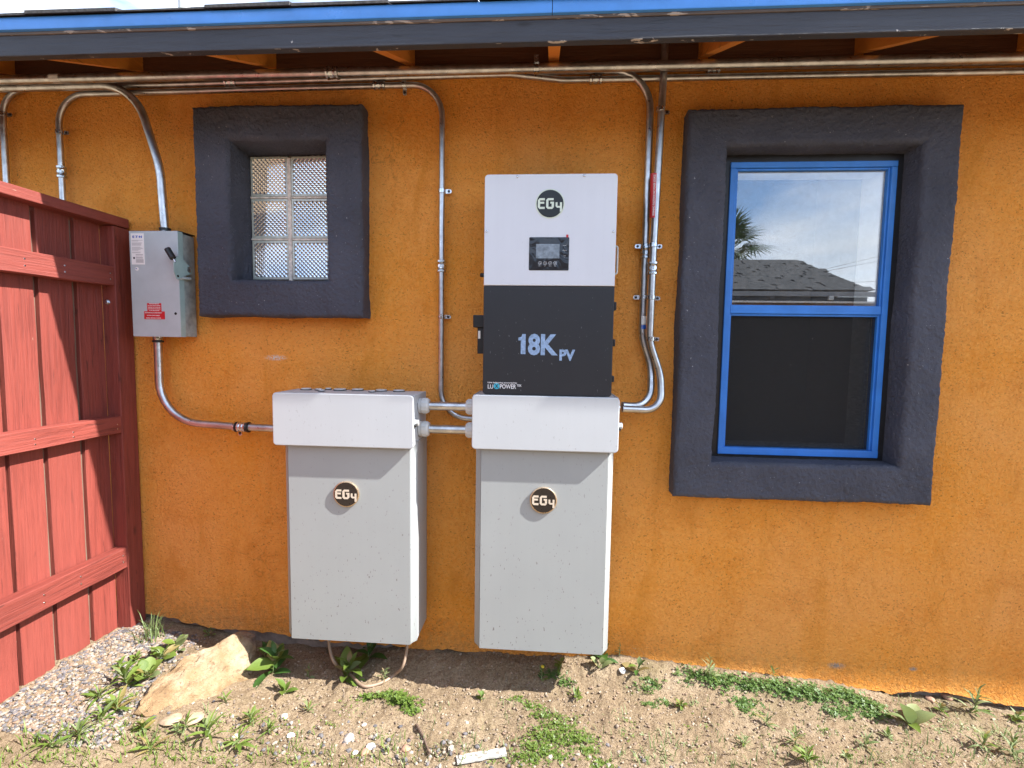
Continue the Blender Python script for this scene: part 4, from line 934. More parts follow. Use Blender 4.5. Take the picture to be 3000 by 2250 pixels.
# ------------------------------------------------------------------ safety switch
def safety_switch():
    yf, yb = -0.12, -0.012
    x0, x1 = at(384, 830, yf).x, at(525, 830, yf).x; z0, z1 = 1.419, 1.868
    t = thing('safety_switch', 'grey metal safety switch box with side lever and red warning stickers', 'switch box', ((x0+x1)/2, -.06, z0))
    G().box(x0+.003, x1-.006, yf+.020, yb, z0+.002, z1-.004, .002, 1).build('enclosure', M['switch_side'], t)
    d = G().box(x0, x1, yf, yf+.003, z0, z1, .0012, 2).build('door', M['switch'], t)
    g = G(); g.box(x1-.0028, x1-.0002, yf+.0032, yf+.030, z0+.0005, z1-.0005); g.box(x0+.0002, x0+.0028, yf+.0032, yf+.030, z0+.0005, z1-.0005); g.box(x0+.003, x1-.003, yf+.0032, yf+.030, z1-.0030, z1-.0004); g.box(x0+.003, x1-.003, yf+.0032, yf+.030, z0+.0004, z0+.0030); g.build('door_lip', M['handle_grey'], d, 0)
    G().box(x0-.001, x1-.002, yf+.012, yb, z1-.001, z1+.0035).build('rain_lip', M['black'], t, 0)
    # lever plate on the right side
    xs = x1+0.010
    def L(px, py): q = atx(350+px/3.687, 600+py/3.687, xs); return (xs, q.y, q.z)
    pts = [L(590, 600), L(630, 550), L(690, 595), L(758, 668), L(785, 700), L(783, 748), L(690, 772), L(648, 806), (L(622, 803)), L(590, 720)]
    h = G().poly(pts, (-0.003, 0, 0)).build('lever', M['handle_grey'], t, 0)
    q = L(750, 700); G().lathe((xs-.002, q[1], q[2]), (1, 0, 0), [(0, .012), (.004, .012), (.005, .009), (.0051, .006), (.002, .005)], 16).build('pivot', M['steel'], h)
    q = L(632, 770); G().lathe((xs, q[1], q[2]), (1, 0, 0), [(0, .0055), (.0006, .0055)], 12).build('padlock_hole', M['dark_hole'], h)
    a = V(L(592, 600)); b = at(350+520/3.687, 600+480/3.687, yf-.03)
    dirn = (b-a); G().cyl(a+V((-.0015, .004, 0))-dirn*.15, a+dirn*.5, .0042, 10).build('lever_arm', M['zinc'], h)
    G().tube([a+dirn*k for k in (.12, .18, .25, .6, .95, 1.02, 1.06)], lambda f: .0065 if f < .05 else .0125 if .1 < f < .95 else .008, 12).build('grip', M['black'], h)
    q0 = L(672, 790); q1 = L(778, 800); G().tube([V(q0)+V((-.006, 0, 0)), V(q1)+V((-.006, 0, 0))], .0065, 10).build('latch_bar', M['switch'], t)
    q = atx(350+755/3.687, 600+1318/3.687, x1-.006)
    for R in (.0255, .0185): 
        seg = 28; g = G(); g.rings([[(x1-.0055, q.y+r_*cos(2*pi*k/seg), q.z+r_*sin(2*pi*k/seg)) for k in range(seg)] for r_ in (R, R-.0016)], False, False); g.build('knockout', M['greyink'], t, 0)
    G().lathe((at(350+607/3.687, 600+1175/3.687, yf).x, yf+.001, at(350+607/3.687, 600+1175/3.687, yf).z), (0, -1, 0), [(0, .006), (.0015, .0058)], 12).build('door_catch', M['dark_hole'], d)
    # stickers
    def Z(px, py): return at(350+px/3.687, 600+py/3.687, yf)
    a, c = Z(135, 645), Z(262, 308); w = c.x-a.x
    s = G().box(a.x, c.x, yf-.0008, yf+.0005, a.z, c.z).build('rating_label', M['sticker'], d, 0)
    p = Z(143, 357); put('lettering', text_mesh('E T N', M['blueink'], .0088, p.x, yf-.001, p.z, 'LEFT', .0005, w*.72), s)
    g = G(); g.box(p.x+w*.215, p.x+w*.245, yf-.0012, yf-.0006, p.z+.0002, p.z+.002); g.box(p.x+w*.46, p.x+w*.49, yf-.0012, yf-.0006, p.z+.003, p.z+.005); g.build('lettering', M['blueink'], s, 0)
    r = random.Random(2); g = G(); z = c.z-.030
    while z > a.z+.046:
        for k in range(1):
            g.box(a.x+.004, a.x+.004+(w-.008)*r.uniform(.55, 1), yf-.0012, yf-.0006, z, z+.0013)
        z -= .0034 if r.random() > .2 else .0075
    z = a.z+.040
    while z > a.z+.006:
        g.box(a.x+w*.34, a.x+w*.34+w*.6*r.uniform(.8, 1), yf-.0012, yf-.0006, z, z+(.0026 if r.random() > .55 else .0011)); z -= .0045
    g.build('small_print', M['greyink'], s, 0)
    p = Z(160, 575); G().lathe((p.x, yf-.0006, p.z), (0, -1, 0), [(0, .0046), (.0006, .0046)], 14).build('pictogram', M['ink'], s)
    p = Z(190, 692); o = G().lathe((p.x, yf+.0003, p.z), (0, -1, 0), [(0, .0085), (.0011, .0085)], 8).build('round_sticker', M['sticker'], d); G().box(p.x-.005, p.x-.0005, yf-.0014, yf-.0006, p.z-.001, p.z+.003).build('print', M['blueink'], o, 0)
    for (pa, pb, pc, pd), lines in (((303, 1150, 452, 1063), [('WARNING!', .0050, .70), ('ELECTRIC SHOCK HAZARD', .0028, .88), ('TERMINALS ON THE LINE AND', .0028, .88), ('LOAD SIDES MAY BE ENERGIZED', .0028, .88), ('IN THE OPEN POSITION', .0028, .7)]), ((270, 1235, 490, 1152), [('PHOTOVOLTAIC AC DISCONNECT', .0038, .82), ('RATED AC OUTPUT CURRENT', .0036, .62), ('NOMINAL OPERATING AC VOLTAGE', .0036, .72)])):
        a, c = Z(pa, pb), Z(pc, pd)
        k = G().box(a.x, c.x, yf-.0009-(.0003 if len(lines) == 5 else 0), yf+.0004, a.z, c.z).build('warning_sticker', M['red_sticker'], d, 0)
        n = len(lines); hh = c.z-a.z
        for i, (tx, h_, wf) in enumerate(lines):
            cxm = (a.x+c.x)/2-(0 if n == 5 else .004)
            put('lettering', text_mesh(tx, M['whiteprint'], h_, cxm, yf-.0016, c.z-hh*(i+.72)/n, 'CENTER', .0001, (c.x-a.x)*wf), k)
    # hubs
    for q, s_ in ((at(483, 660, -.065), 1), (at(463, 1000, -.06), -1)):
        zz = z1 if s_ > 0 else z0
        G().lathe((q.x, q.y, zz), (0, 0, s_), [(-.002, .021), (.004, .021), (.005, .0185), (.008, .0205), (.012, .0185), (.016, .0175)], 18).build('hub', M['zinc'], t, 30)
        G().lathe((q.x, q.y, zz+s_*.015), (0, 0, s_), [(0, .017), (.001, .0225), (.009, .0225), (.010, .017)], 18).build('rubber_ring', M['black'], t)
safety_switch()

# ------------------------------------------------------------------ cable loop
pts = [at(963, 1868, -.12), at(966, 1900, -.125), at(978, 1938, -.15), onground(1003, 1965, .008), onground(1032, 1985, .008), onground(1052, 2008, .008), onground(1076, 2017, .009), onground(1122, 2005, .010), onground(1156, 1984, .012), at(1178, 1955, -.17), at(1190, 1915, -.15), at(1194, 1875, -.14)]
pts = [V(p) for p in pts]; sm = []
for i in range(len(pts)-1):                     # Catmull-Rom through the points
    a, b, c, d = pts[max(i-1, 0)], pts[i], pts[i+1], pts[min(i+2, len(pts)-1)]
    for k in range(6):
        u = k/6; sm.append(0.5*((2*b)+(c-a)*u+(2*a-5*b+4*c-d)*u*u+(3*b-a-3*c+d)*u**3))
cb = G().tube(sm+[pts[-1]], 0.0065, 10).build('cable', M['cable'], None, 60)
tag(cb, 'beige flexible cable looping onto the soil below the left battery', 'cable')

# ------------------------------------------------------------------ stones
def stone(name, label, cat, c, size, mat, seed, cuts=9, sub=3, group=None, rough=0.05, rot=0.0):
    """a lump cut by random planes, so it has facets and edges"""
    b = bmesh.new(); bmesh.ops.create_icosphere(b, subdivisions=sub, radius=1); r = random.Random(seed)
    pl = [(V((r.gauss(0, 1), r.gauss(0, 1), r.gauss(0, 1))).normalized(), r.uniform(.55, .9)) for _ in range(cuts)]
    for v in b.verts:
        for n_, d in pl:
            k = v.co.dot(n_)
            if k > d: v.co -= n_*(k-d)*0.92
        v.co *= 1+rough*(r.random()-.5)
        v.co = V((v.co.x*size[0], v.co.y*size[1], v.co.z*size[2]))
    bmesh.ops.rotate(b, verts=b.verts, cent=(0, 0, 0), matrix=Matrix.Rotation(rot, 3, 'Z'))
    me = bpy.data.meshes.new(name); b.to_mesh(me); b.free(); me.materials.append(mat)
    me.polygons.foreach_set('use_smooth', [True]*len(me.polygons)); me.set_sharp_from_angle(angle=radians(35))
    o = put(name, me); o.location = c
    return tag(o, label, cat, group)
# the big slab-sided rock: hull of chosen corners, then roughened
def big_rock():
    def P(px, py, Y): return at(px, py, Y)
    top = [P(466, 1988, -.40), P(545, 1925, -.295), P(640, 1880, -.20), P(690, 1862, -.165), P(714, 1905, -.195), P(736, 2005, -.25), P(668, 2037, -.325), P(560, 2062, -.435), P(402, 2076, -.55), P(425, 2030, -.48)]
    lowp = [P(394, 2090, -.555), P(425, 2100, -.56), P(500, 2088, -.51), P(575, 2088, -.455), P(672, 2056, -.335), P(739, 2032, -.26)]
    back = [P(745, 1858, -.095), P(767, 1985, -.165), P(706, 1852, -.105)]
    pts = top+lowp+back+[V((p.x+.01, p.y+.10, gz(p.x, p.y)-.04)) for p in (top[0], top[2], top[4], top[8])]+[V((p.x, p.y+.02, gz(p.x, p.y)-.05)) for p in lowp]
    b = bmesh.new()
    for p in pts: b.verts.new(p)
    h = bmesh.ops.convex_hull(b, input=b.verts[:])
    bmesh.ops.delete(b, geom=[g_ for g_ in h['geom_interior'] if isinstance(g_, bmesh.types.BMVert)], context='VERTS')
    for _ in range(4):
        bmesh.ops.subdivide_edges(b, edges=[e for e in b.edges if e.calc_length() > .018], cuts=1, use_grid_fill=True)
        bmesh.ops.triangulate(b, faces=b.faces[:])
    bmesh.ops.smooth_vert(b, verts=b.verts[:], factor=.04, use_axis_x=True, use_axis_y=True, use_axis_z=True)
    b.normal_update(); C0 = np.array([v.co[:] for v in b.verts])
    k = vnoise(C0[:, 0]*16+C0[:, 2]*9, C0[:, 1]*16+C0[:, 2]*21)*.014+vnoise(C0[:, 0]*45+7, C0[:, 1]*45+C0[:, 2]*40)*.010-np.maximum(0, .06-np.abs(vnoise(C0[:, 0]*9+C0[:, 2]*16+31, C0[:, 1]*9+C0[:, 2]*8)))*.16+vnoise(C0[:, 0]*110+7, C0[:, 1]*110+C0[:, 2]*90)*.005
    for v, q in zip(b.verts, k): v.co += v.normal*float(q)
    me = bpy.data.meshes.new('rock'); b.to_mesh(me); b.free(); me.materials.append(M['rock'])
    me.polygons.foreach_set('use_smooth', [True]*len(me.polygons)); me.set_sharp_from_angle(angle=radians(24))
    tag(put('rock', me), 'large tan angular rock lying in front of the wall near the fence', 'rock')
big_rock()
PB = [(560, 2110, 'right one of two flat tan stones lying in front of the large rock', .036, .55, 'pebble_t'), (500, 2112, 'left one of two flat tan stones lying in front of the large rock', .034, .5, 'pebble_t'),
      (832, 2102, 'cream pebble lying alone below the left battery', .016, .8, 'pebble'), (852, 2158, 'white pebble near the bottom edge, left of the gravelly patch', .013, .9, 'pebble_w'),
      (1022, 2165, 'tan cobble at the bottom edge among the gravel', .020, .7, 'pebble'), (1040, 2207, 'small white pebble below the tan cobble', .010, .9, 'pebble_w'), (1086, 2190, 'largest white pebble in the gravelly patch at bottom centre', .015, .8, 'pebble_w'),
      (1068, 2206, 'dark reddish stone touching the largest white pebble', .016, .8, 'pebble_r'), (1188, 2195, 'reddish brown stone right of the white pebbles', .017, .75, 'pebble_r'), (1322, 2195, 'pinkish stone just above the white scrap', .013, .7, 'pebble'),
      (1823, 1967, 'bright white rounded stone among dark leaves by the wall', .016, 1.0, 'pebble_w'), (1368, 2118, 'small tan pebble on bare soil below the right battery', .007, .9, 'pebble'), (1066, 2125, 'small peach pebble left of the green clump', .009, .8, 'pebble'),
      (2770, 2042, 'grey brown stone wedged under the broken stucco edge at right', .026, .9, 'pebble_r'), (2725, 2052, 'dark stone half buried at the wall foot at right', .018, .8, 'pebble_r'), (1612, 2218, 'chalky pebble at the bottom edge right of the white scrap', .012, .6, 'pebble'), (690, 2160, 'white pebble beneath the leafy weeds at bottom left', .011, .8, 'pebble_w')]
for i, (px, py, lab, s_, fl, mk) in enumerate(PB):
    p = onground(px, py); r = random.Random(i*7+1)
    stone('pebble' if s_ < .025 else 'stone', lab, 'stone', p+V((0, 0, s_*fl*.35)), (s_*1.25, s_, s_*fl*.75), M[mk], 100+i, 8, 2, None, .06, r.uniform(0, 3))

def scatter(name, label, cat, mat, n, area, smin, smax, seed, flat=.7):
    """many tiny stones in one object"""
    r = random.Random(seed); base_ = []
    for k in range(5):
        b = bmesh.new(); bmesh.ops.create_icosphere(b, subdivisions=1, radius=1)
        for v in b.verts: v.co *= r.uniform(.72, 1.1)
        base_.append(([v.co.copy() for v in b.verts], [[v.index for v in f.verts] for f in b.faces])); b.free()
    g = G()
    for _ in range(n):
        x, y = area(r); z = gz(x, y); s_ = smin+(smax-smin)*r.random()**2.2; vs, fs = r.choice(base_); a = r.uniform(0, 6.3)
        sx, sy, sz = s_*r.uniform(.8, 1.3), s_*r.uniform(.7, 1.1), s_*flat*r.uniform(.7, 1.1)
        g.add([(x+(v.x*sx*cos(a)-v.y*sy*sin(a)), y+(v.x*sx*sin(a)+v.y*sy*cos(a)), z+.001+sz*.4+v.z*sz) for v in vs], fs)
    me = bpy.data.meshes.new(name); me.from_pydata(g.v, [], g.f); me.materials.append(mat)
    o = put(name, me); o['kind'] = 'stuff'; return tag(o, label, cat)
def gravel_area(r):
    while True:
        y = r.uniform(-.70, -.05); x = r.uniform(-1.93, -1.45)
        lim = -1.66+.18*(-y)/.5
        if x < lim+r.gauss(0, .05): return x, y
scatter('gravel', 'loose multicoloured gravel at the foot of the red fence', 'gravel', M['gravel'], 5600, gravel_area, .0032, .0098, 21)
scatter('soil_grit', 'fine grit and crumbs strewn over the bare soil', 'grit', M['grit'], 8000, lambda r: (r.uniform(-1.6, 2.2), -abs(r.gauss(.28, .22))-.01), .0012, .0068, 22)
def gravel2(r):
    c = r.choice(((1100, 2195, .16), (760, 2150, .22), (860, 2190, .2), (1250, 2215, .12), (1650, 2210, .16))); p = onground(c[0], c[1]); return p.x+r.gauss(0, c[2]), min(-.05, p.y+r.gauss(0, .06))
scatter('pebble_scatter', 'small mixed pebbles in the gravelly soil along the bottom edge', 'pebbles', M['gravel'], 620, gravel2, .0025, .0115, 23)

# white painted scrap, twig, straw
p0, p1 = onground(1338, 2232, .004), onground(1482, 2208, .006)
dv = (p1-p0); u = V((dv.x, dv.y, 0)).normalized(); nrm = V((-u.y, u.x, 0)); r = random.Random(5); A = []
for k in range(11):
    c = p0+dv*k/10; hw = .017+r.uniform(-.002, .002)
    A.append([c-nrm*hw, c+nrm*hw*.9, c+nrm*hw*.9+V((0, 0, .006)), c-nrm*hw+V((0, 0, .007))])
sc_ = G().rings(A).build('scrap_wood', M['scrap'], None, 20); tag(sc_, 'flaking white painted wood strip lying on the soil at the bottom edge', 'wood scrap')
tp = [onground(px, py, .010) for px, py in ((1220, 2130), (1232, 2150), (1243, 2172), (1252, 2198), (1258, 2215))]
tw = G().tube(tp, lambda f: .0058-.0025*f, 7).build('twig', M['raw_wood'], None, 40); tag(tw, 'weathered grey twig pointing down beside the gravelly patch', 'twig')

# ------------------------------------------------------------------ weeds
def leaf_mesh(name, L, W, mat, arch=.35, shape='lance', seg=6):
    """one leaf along +x, folded at the midrib and arching down"""
    vs = []; fs = []
    for k in range(seg+1):
        t = k/seg
        if shape == 'lance': w = W*.5*max(.05, (sin(pi*min(1, t*.92+.08)))**.8)
        elif shape == 'round': w = W*.5*math.sqrt(max(0.02, 1-(2*t-1.0)**2)) if t > .0 else W*.05
        else: w = W*.5*(1-t)*.9+.0004
        x = L*t; z = L*(arch*t-arch*1.35*t*t)
        j = .08*w*sin(t*17+L*900)
        vs += [(x, -w+j, z+w*.35), (x, 0, z), (x, w+j, z+w*.35)]
    for k in range(seg):
        a = 3*k; fs += [(a, a+3, a+4, a+1), (a+1, a+4, a+5, a+2)]
    me = bpy.data.meshes.new(name); me.from_pydata(vs, [], fs); me.materials.append(mat); me.polygons.foreach_set('use_smooth', [True]*len(fs)); return me
LV = {}
for key, mat in (('g', 'leaf'), ('d', 'leaf_dark'), ('p', 'leaf_pale'), ('y', 'leaf_dry')):
    LV['lance', key] = [leaf_mesh('leaf', 1, w, M[mat], a) for w, a in ((.17, .35), (.22, .2), (.15, .55))]
    LV['round', key] = [leaf_mesh('leaf', 1, w, M[mat], a, 'round') for w, a in ((.72, .2), (.85, .1), (.62, .3))]
    LV['oval', key] = [leaf_mesh('leaf', 1, w, M[mat], a) for w, a in ((.46, .25), (.55, .15), (.40, .4))]
def weed(px, py, label, kind, key, n, L, height, seed, group=None, lean=(0, 0), flower=False, spread=1.0, name='weed'):
    """stem with individually placed leaves"""
    r = random.Random(seed); c = onground(px, py)
    t = thing(name, label, 'weed', c, group)
    top = c+V((lean[0], lean[1], height))
    st = [c+(top-c)*k/5+V((r.gauss(0, .003), r.gauss(0, .003), 0)) for k in range(6)]
    G().tube(st, lambda f: .0022-.0012*f, 6).build('stem', M['leaf_pale'], t)
    for i in range(n):
        f = (i+.3)/n; p = c+(top-c)*f*.95; a = i*2.4+r.uniform(-.4, .4)
        ll = 1.6*L*(1-.45*f if height > .02 else 1)*r.uniform(.55, 1.2); el = -radians(r.uniform(-12, 34)+45*f)*spread
        o = put('leaf', r.choice(LV[kind, r.choice([key]*5+['g', 'p', 'y'])]), t); o.location = p+V((cos(a), sin(a), 0))*(.012 if kind == 'round' else .002)
        o.rotation_euler = (r.uniform(-.35, .35), el, a); o.scale = (ll, ll*r.uniform(.6, 1.25), ll)
        if kind == 'round':
            q = p+V((cos(a), sin(a), 0))*.012; G().tube([c, (c+q)/2+V((0, 0, .006)), q], .0012, 5).build('leaf_stalk', M['leaf_pale'], t)
    if flower:
        g = G(); g.lathe(top, (0.2, -.3, 1), [(0, .002), (.003, .0065), (.006, .0075), (.008, .004)], 10); g.build('flower_head', M['flower'], t)
    return t
weed(378, 2015, 'bright lance-leaved weed in front of the rock on its fence side', 'lance', 'g', 22, .062, .085, 1, lean=(-.005, -.02))
weed(345, 2085, 'second lance-leaved weed, lower left of the large rock', 'lance', 'g', 16, .050, .045, 2)
weed(300, 2110, 'loose lance-leaved weed on the gravel nearest the photograph corner', 'lance', 'g', 14, .050, .03, 41)
weed(465, 1935, 'round-leaved weed filling the gap between gravel and rock', 'round', 'g', 13, .042, .045, 3, lean=(.02, 0))
weed(520, 1905, 'round-leaved weed growing behind the large rock', 'round', 'g', 9, .040, .04, 42)
weed(350, 1960, 'small oval-leaved weed on gravel left of the rock', 'oval', 'g', 14, .030, .03, 4)
weed(400, 1940, 'low oval-leaved sprig on gravel between fence and rock', 'oval', 'g', 12, .026, .025, 43)
weed(800, 1975, 'dark broad-leaved weed in the shade between rock and left battery', 'oval', 'd', 15, .072, .105, 5, lean=(.015, 0))
weed(775, 1935, 'shaded leafy weed right behind the large rock', 'oval', 'd', 10, .045, .07, 44)
weed(836, 2030, 'four-leaved bright seedling below the left battery', 'oval', 'g', 5, .040, .02, 6)
weed(904, 1985, 'thin upright sprig with tiny leaves beside the cable', 'oval', 'p', 9, .018, .06, 7)
weed(1012, 1990, 'broad-leaved weed inside the cable loop on the left', 'oval', 'g', 15, .070, .075, 8, lean=(.02, .01))
weed(1075, 1935, 'broad-leaved weed touching the bottom of the left battery', 'oval', 'd', 9, .066, .07, 45, lean=(.015, 0))
weed(1128, 1995, 'pale feathery sprig standing inside the cable loop on the right', 'lance', 'p', 14, .026, .05, 46)
weed(612, 2165, 'tall lance-leaved weed near the bottom edge right of the rock', 'lance', 'g', 15, .062, .06, 9, lean=(0, -.01))
weed(735, 2125, 'bushy fine-leaved weed between rock and cream pebble', 'lance', 'g', 24, .036, .045, 10)
weed(700, 2185, 'lance-leaved weed at the bottom edge below the bushy one', 'lance', 'g', 14, .046, .03, 11)
weed(905, 2085, 'pale star-shaped sprig right of the cream pebble', 'lance', 'p', 11, .030, .02, 12)
weed(545, 2135, 'small yellow-green weed close to the stones under the rock', 'lance', 'g', 14, .036, .03, 13)
weed(1588, 1995, 'upright weed with a yellow flower head at the shadow edge', 'oval', 'd', 12, .028, .06, 14, flower=True)
weed(1640, 1965, 'leafy weed standing right of the yellow-flowered one', 'oval', 'g', 14, .024, .05, 15)
weed(1690, 2050, 'three-lobed clover-like weed on bare soil below the right battery', 'oval', 'g', 12, .022, .02, 16)
weed(1411, 2050, 'tiny yellow-green sprig alone on the bare soil', 'oval', 'g', 10, .016, .02, 17)
weed(1755, 1958, 'round pale leaves at the right battery corner', 'round', 'p', 6, .034, .03, 18)
weed(1768, 1935, 'dark upright leaf just under the right battery corner', 'oval', 'd', 5, .055, .05, 19)
weed(1862, 1972, 'crinkled broad-leaved weed beside the bright white stone', 'oval', 'd', 7, .058, .04, 20, lean=(.02, 0))
weed(1815, 1925, 'thin yellowish sprig against the wall above the white stone', 'lance', 'p', 12, .016, .055, 21)
weed(2078, 1990, 'tall pale stalk with narrow leaves at the left end of the clover bank', 'lance', 'p', 18, .034, .10, 22)
weed(2265, 1985, 'small pointed weed against the wall in the clover bank', 'lance', 'g', 10, .028, .04, 23)
weed(2665, 2125, 'three-leaved grey-green rosette on bare soil at right', 'oval', 'p', 5, .060, .012, 24)
weed(2845, 2090, 'tall spindly pale weed under the broken stucco edge', 'lance', 'p', 24, .048, .115, 25, lean=(.01, -.02))
weed(2755, 2085, 'leafy weed left of the tall spindly one', 'oval', 'g', 14, .024, .03, 47)
weed(2980, 2110, 'low green weed at the right edge of the photograph', 'oval', 'g', 14, .028, .03, 48)
weed(2180, 2185, 'grey-green tuft on bare soil near the bottom right', 'lance', 'p', 18, .026, .03, 26)
weed(2245, 2125, 'small pale sprig above the grey-green tuft', 'lance', 'p', 12, .026, .02, 27)
weed(2330, 2180, 'feathery weed at the bottom right beside the grey-green tuft', 'lance', 'p', 22, .032, .05, 28)
weed(2365, 2235, 'bright leafy clump at the bottom edge on the right', 'lance', 'g', 22, .040, .04, 29)
weed(2535, 2190, 'isolated pale weed casting a long shadow at bottom right', 'lance', 'p', 13, .032, .035, 30)
weed(2480, 2222, 'tiny star-shaped seedling near the bottom right', 'oval', 'p', 8, .020, .01, 31)
weed(2880, 2200, 'spreading pale weed in the bottom right corner', 'lance', 'p', 20, .042, .07, 32)
weed(2965, 2215, 'leggy pale weed at the far bottom right corner', 'lance', 'p', 18, .045, .08, 33)
weed(612, 1862, 'small clover sprig sprouting at the concrete footing', 'round', 'g', 8, .018, .03, 34)
weed(440, 2200, 'flat leafy weed at the bottom edge below the rock', 'lance', 'g', 12, .040, .02, 35)
weed(150, 2190, 'bright weed near the bottom left corner', 'lance', 'g', 16, .042, .03, 36)

weed(430, 1990, 'broad round-leaved weed squeezed against the left side of the rock', 'round', 'g', 10, .040, .04, 51)
weed(290, 2050, 'narrow-leaved weed sprawling over the gravel edge below the fence', 'lance', 'g', 20, .045, .03, 52)
weed(420, 2140, 'leafy weed touching the near tip of the large rock', 'oval', 'g', 16, .024, .02, 53)
weed(230, 2160, 'pale leafy weed on the soil at the bottom left below the gravel', 'lance', 'p', 20, .036, .02, 54)
weed(520, 2150, 'fine-leaved sprig in front of the two flat stones', 'oval', 'p', 14, .020, .03, 55)
weed(790, 2150, 'bright many-leaved weed below the cream pebble', 'lance', 'g', 22, .030, .035, 56)
weed(660, 2060, 'yellow-green sprig at the lower right corner of the rock', 'lance', 'g', 14, .028, .03, 57)
weed(1995, 2075, 'loose green sprig below the left end of the clover bank', 'oval', 'g', 14, .020, .02, 58)
weed(2600, 2160, 'small ragged green weed on bare soil at right', 'oval', 'p', 12, .018, .015, 59)
def blades(name, label, cat, mat, spots_, seed, h=(.02, .06), n=30, sp=.03, stuff=False, w=.0022):
    r = random.Random(seed); g = G()
    for px, py in spots_:
        c = onground(px, py)
        for _ in range(n):
            x, y = c.x+r.gauss(0, sp), min(c.y+r.gauss(0, sp*.7), -.015); z = gz(x, y)-.002; a = r.uniform(0, 6.3); H = r.uniform(*h); b = H*r.uniform(.2, 1.0); d = V((cos(a), sin(a), 0)); s_ = V((-sin(a), cos(a), 0))*w
            P_ = [V((x, y, z)), V((x, y, z+H*.55))+d*b*.25, V((x, y, z+H*.9))+d*b*.65, V((x, y, z+H))+d*b]
            g.add([P_[0]-s_, P_[0]+s_, P_[1]-s_*.8, P_[1]+s_*.8, P_[2]-s_*.5, P_[2]+s_*.5, P_[3]], [(0, 1, 3, 2), (2, 3, 5, 4), (4, 5, 6)])
    me = bpy.data.meshes.new(name); me.from_pydata(g.v, [], g.f); me.materials.append(mat); o = put(name, me)
    if stuff: o['kind'] = 'stuff'
    return tag(o, label, cat)
blades('grass_tuft', 'wispy grass tuft growing in the corner of fence and wall', 'grass', M['leaf_pale'], [(455, 1865), (430, 1880)], 1, (.05, .13), 22, .022)
blades('grass', 'thin green grass blades spread along the bottom left ground', 'grass', M['leaf'], [(60, 2200), (130, 2170), (230, 2200), (330, 2150), (420, 2160), (520, 2190), (620, 2230), (760, 2225), (880, 2200), (960, 2235), (300, 2235), (180, 2235), (480, 2225), (1130, 2215), (1140, 2235)], 2, (.010, .040), 34, .055, True)
blades('grass', 'thin pale grass blades spread along the bottom right ground', 'grass', M['leaf_pale'], [(2950, 2150), (2880, 2235), (2780, 2220), (2560, 2240), (2420, 2240), (2250, 2235), (2120, 2245), (2990, 2240), (1880, 2230), (1960, 2200), (1300, 2200), (1380, 2190)], 3, (.010, .045), 26, .05, True)
blades('straw', 'bits of dry straw lying on the shaded soil under the batteries', 'straw', M['straw'], [(1200, 1940), (1330, 1945), (1500, 1960), (1450, 1990), (1250, 1985), (620, 1880), (1900, 2000), (1000, 2150), (1700, 2200), (2300, 2080)], 4, (.004, .010), 26, .07, True, .0012)

def cover(name, label, spots_, mat, seed, n, sp, size, tri=True, h=.02):
    """clover-like ground cover: many small leaflets in one object"""
    r = random.Random(seed); g = G()
    for px, py, k in spots_:
        c = onground(px, py)
        for _ in range(int(n*k)):
            x, y = c.x+r.gauss(0, sp*math.sqrt(k)), min(c.y+r.gauss(0, sp*.42*math.sqrt(k)), -.006); z = gz(x, y)+r.random()**1.5*h*k; a0 = r.uniform(0, 6.3); s_ = size*r.uniform(.6, 1.25)
            tx, ty = r.gauss(0, .35), r.gauss(0, .35)
            for q in range(3 if tri else 2):
                a = a0+q*(2*pi/3 if tri else pi)+r.uniform(-.2, .2); d = V((cos(a), sin(a), tx*cos(a)+ty*sin(a)+.15)); e = V((-sin(a), cos(a), -tx*sin(a)+ty*cos(a))); o = V((x, y, z))
                g.add([o, o+d*s_*.45-e*s_*.42, o+d*s_*.95-e*s_*.30, o+d*s_*.98+e*s_*.30, o+d*s_*.45+e*s_*.42], [(0, 1, 2, 3, 4)])
    me = bpy.data.meshes.new(name); me.from_pydata(g.v, [], g.f); me.materials.append(mat); o = put(name, me); o['kind'] = 'stuff'
    return tag(o, label, 'ground cover')
cover('clover_bank', 'dense bank of green clover along the wall foot under the right window', [(2040, 1985, .8), (2110, 2000, 1), (2190, 2010, 1), (2270, 2015, 1), (2340, 2030, 1), (2400, 2045, .9), (2480, 2040, 1), (2530, 2065, 1), (2560, 2095, .7), (2460, 2090, .5), (2180, 2060, .45), (2195, 2085, .3)], M['clover'], 1, 230, .045, .0075)
cover('ground_cover', 'creeping yellow-green ground cover patch below the right battery', [(1560, 2070, .4), (1600, 2100, .6), (1640, 2130, .8), (1600, 2160, 1), (1660, 2170, 1), (1580, 2195, .8), (1700, 2160, .5), (1540, 2225, .6), (1620, 2220, .7), (1720, 2200, .4), (1760, 2240, .4), (1510, 2050, .25)], M['leaf'], 2, 210, .045, .0058)
cover('ground_cover', 'rounded green clump right of the cable loop', [(1165, 2050, .8), (1185, 2065, .8), (1140, 2040, .5), (1205, 2085, .35), (1085, 2045, .4)], M['leaf'], 3, 190, .035, .0075, True, .035)
cover('ground_cover', 'loose green leaf patches trailing right of the bright white stone', [(1910, 2010, .5), (1880, 2020, .4), (1945, 2060, .3), (1660, 2005, .4), (1620, 1975, .5), (1905, 2065, .3)], M['clover'], 4, 120, .035, .0075)
cover('seedlings', 'scattered seedlings over the soil at bottom left', [(430, 2180, .6), (560, 2200, .5), (660, 2130, .7), (780, 2110, .6), (690, 2220, .6), (880, 2230, .5), (1010, 2060, .3), (1015, 2090, .25), (250, 2150, .6), (120, 2215, .5), (350, 2130, .5), (1110, 2160, .3), (960, 2120, .3)], M['leaf'], 5, 70, .07, .0060, False)
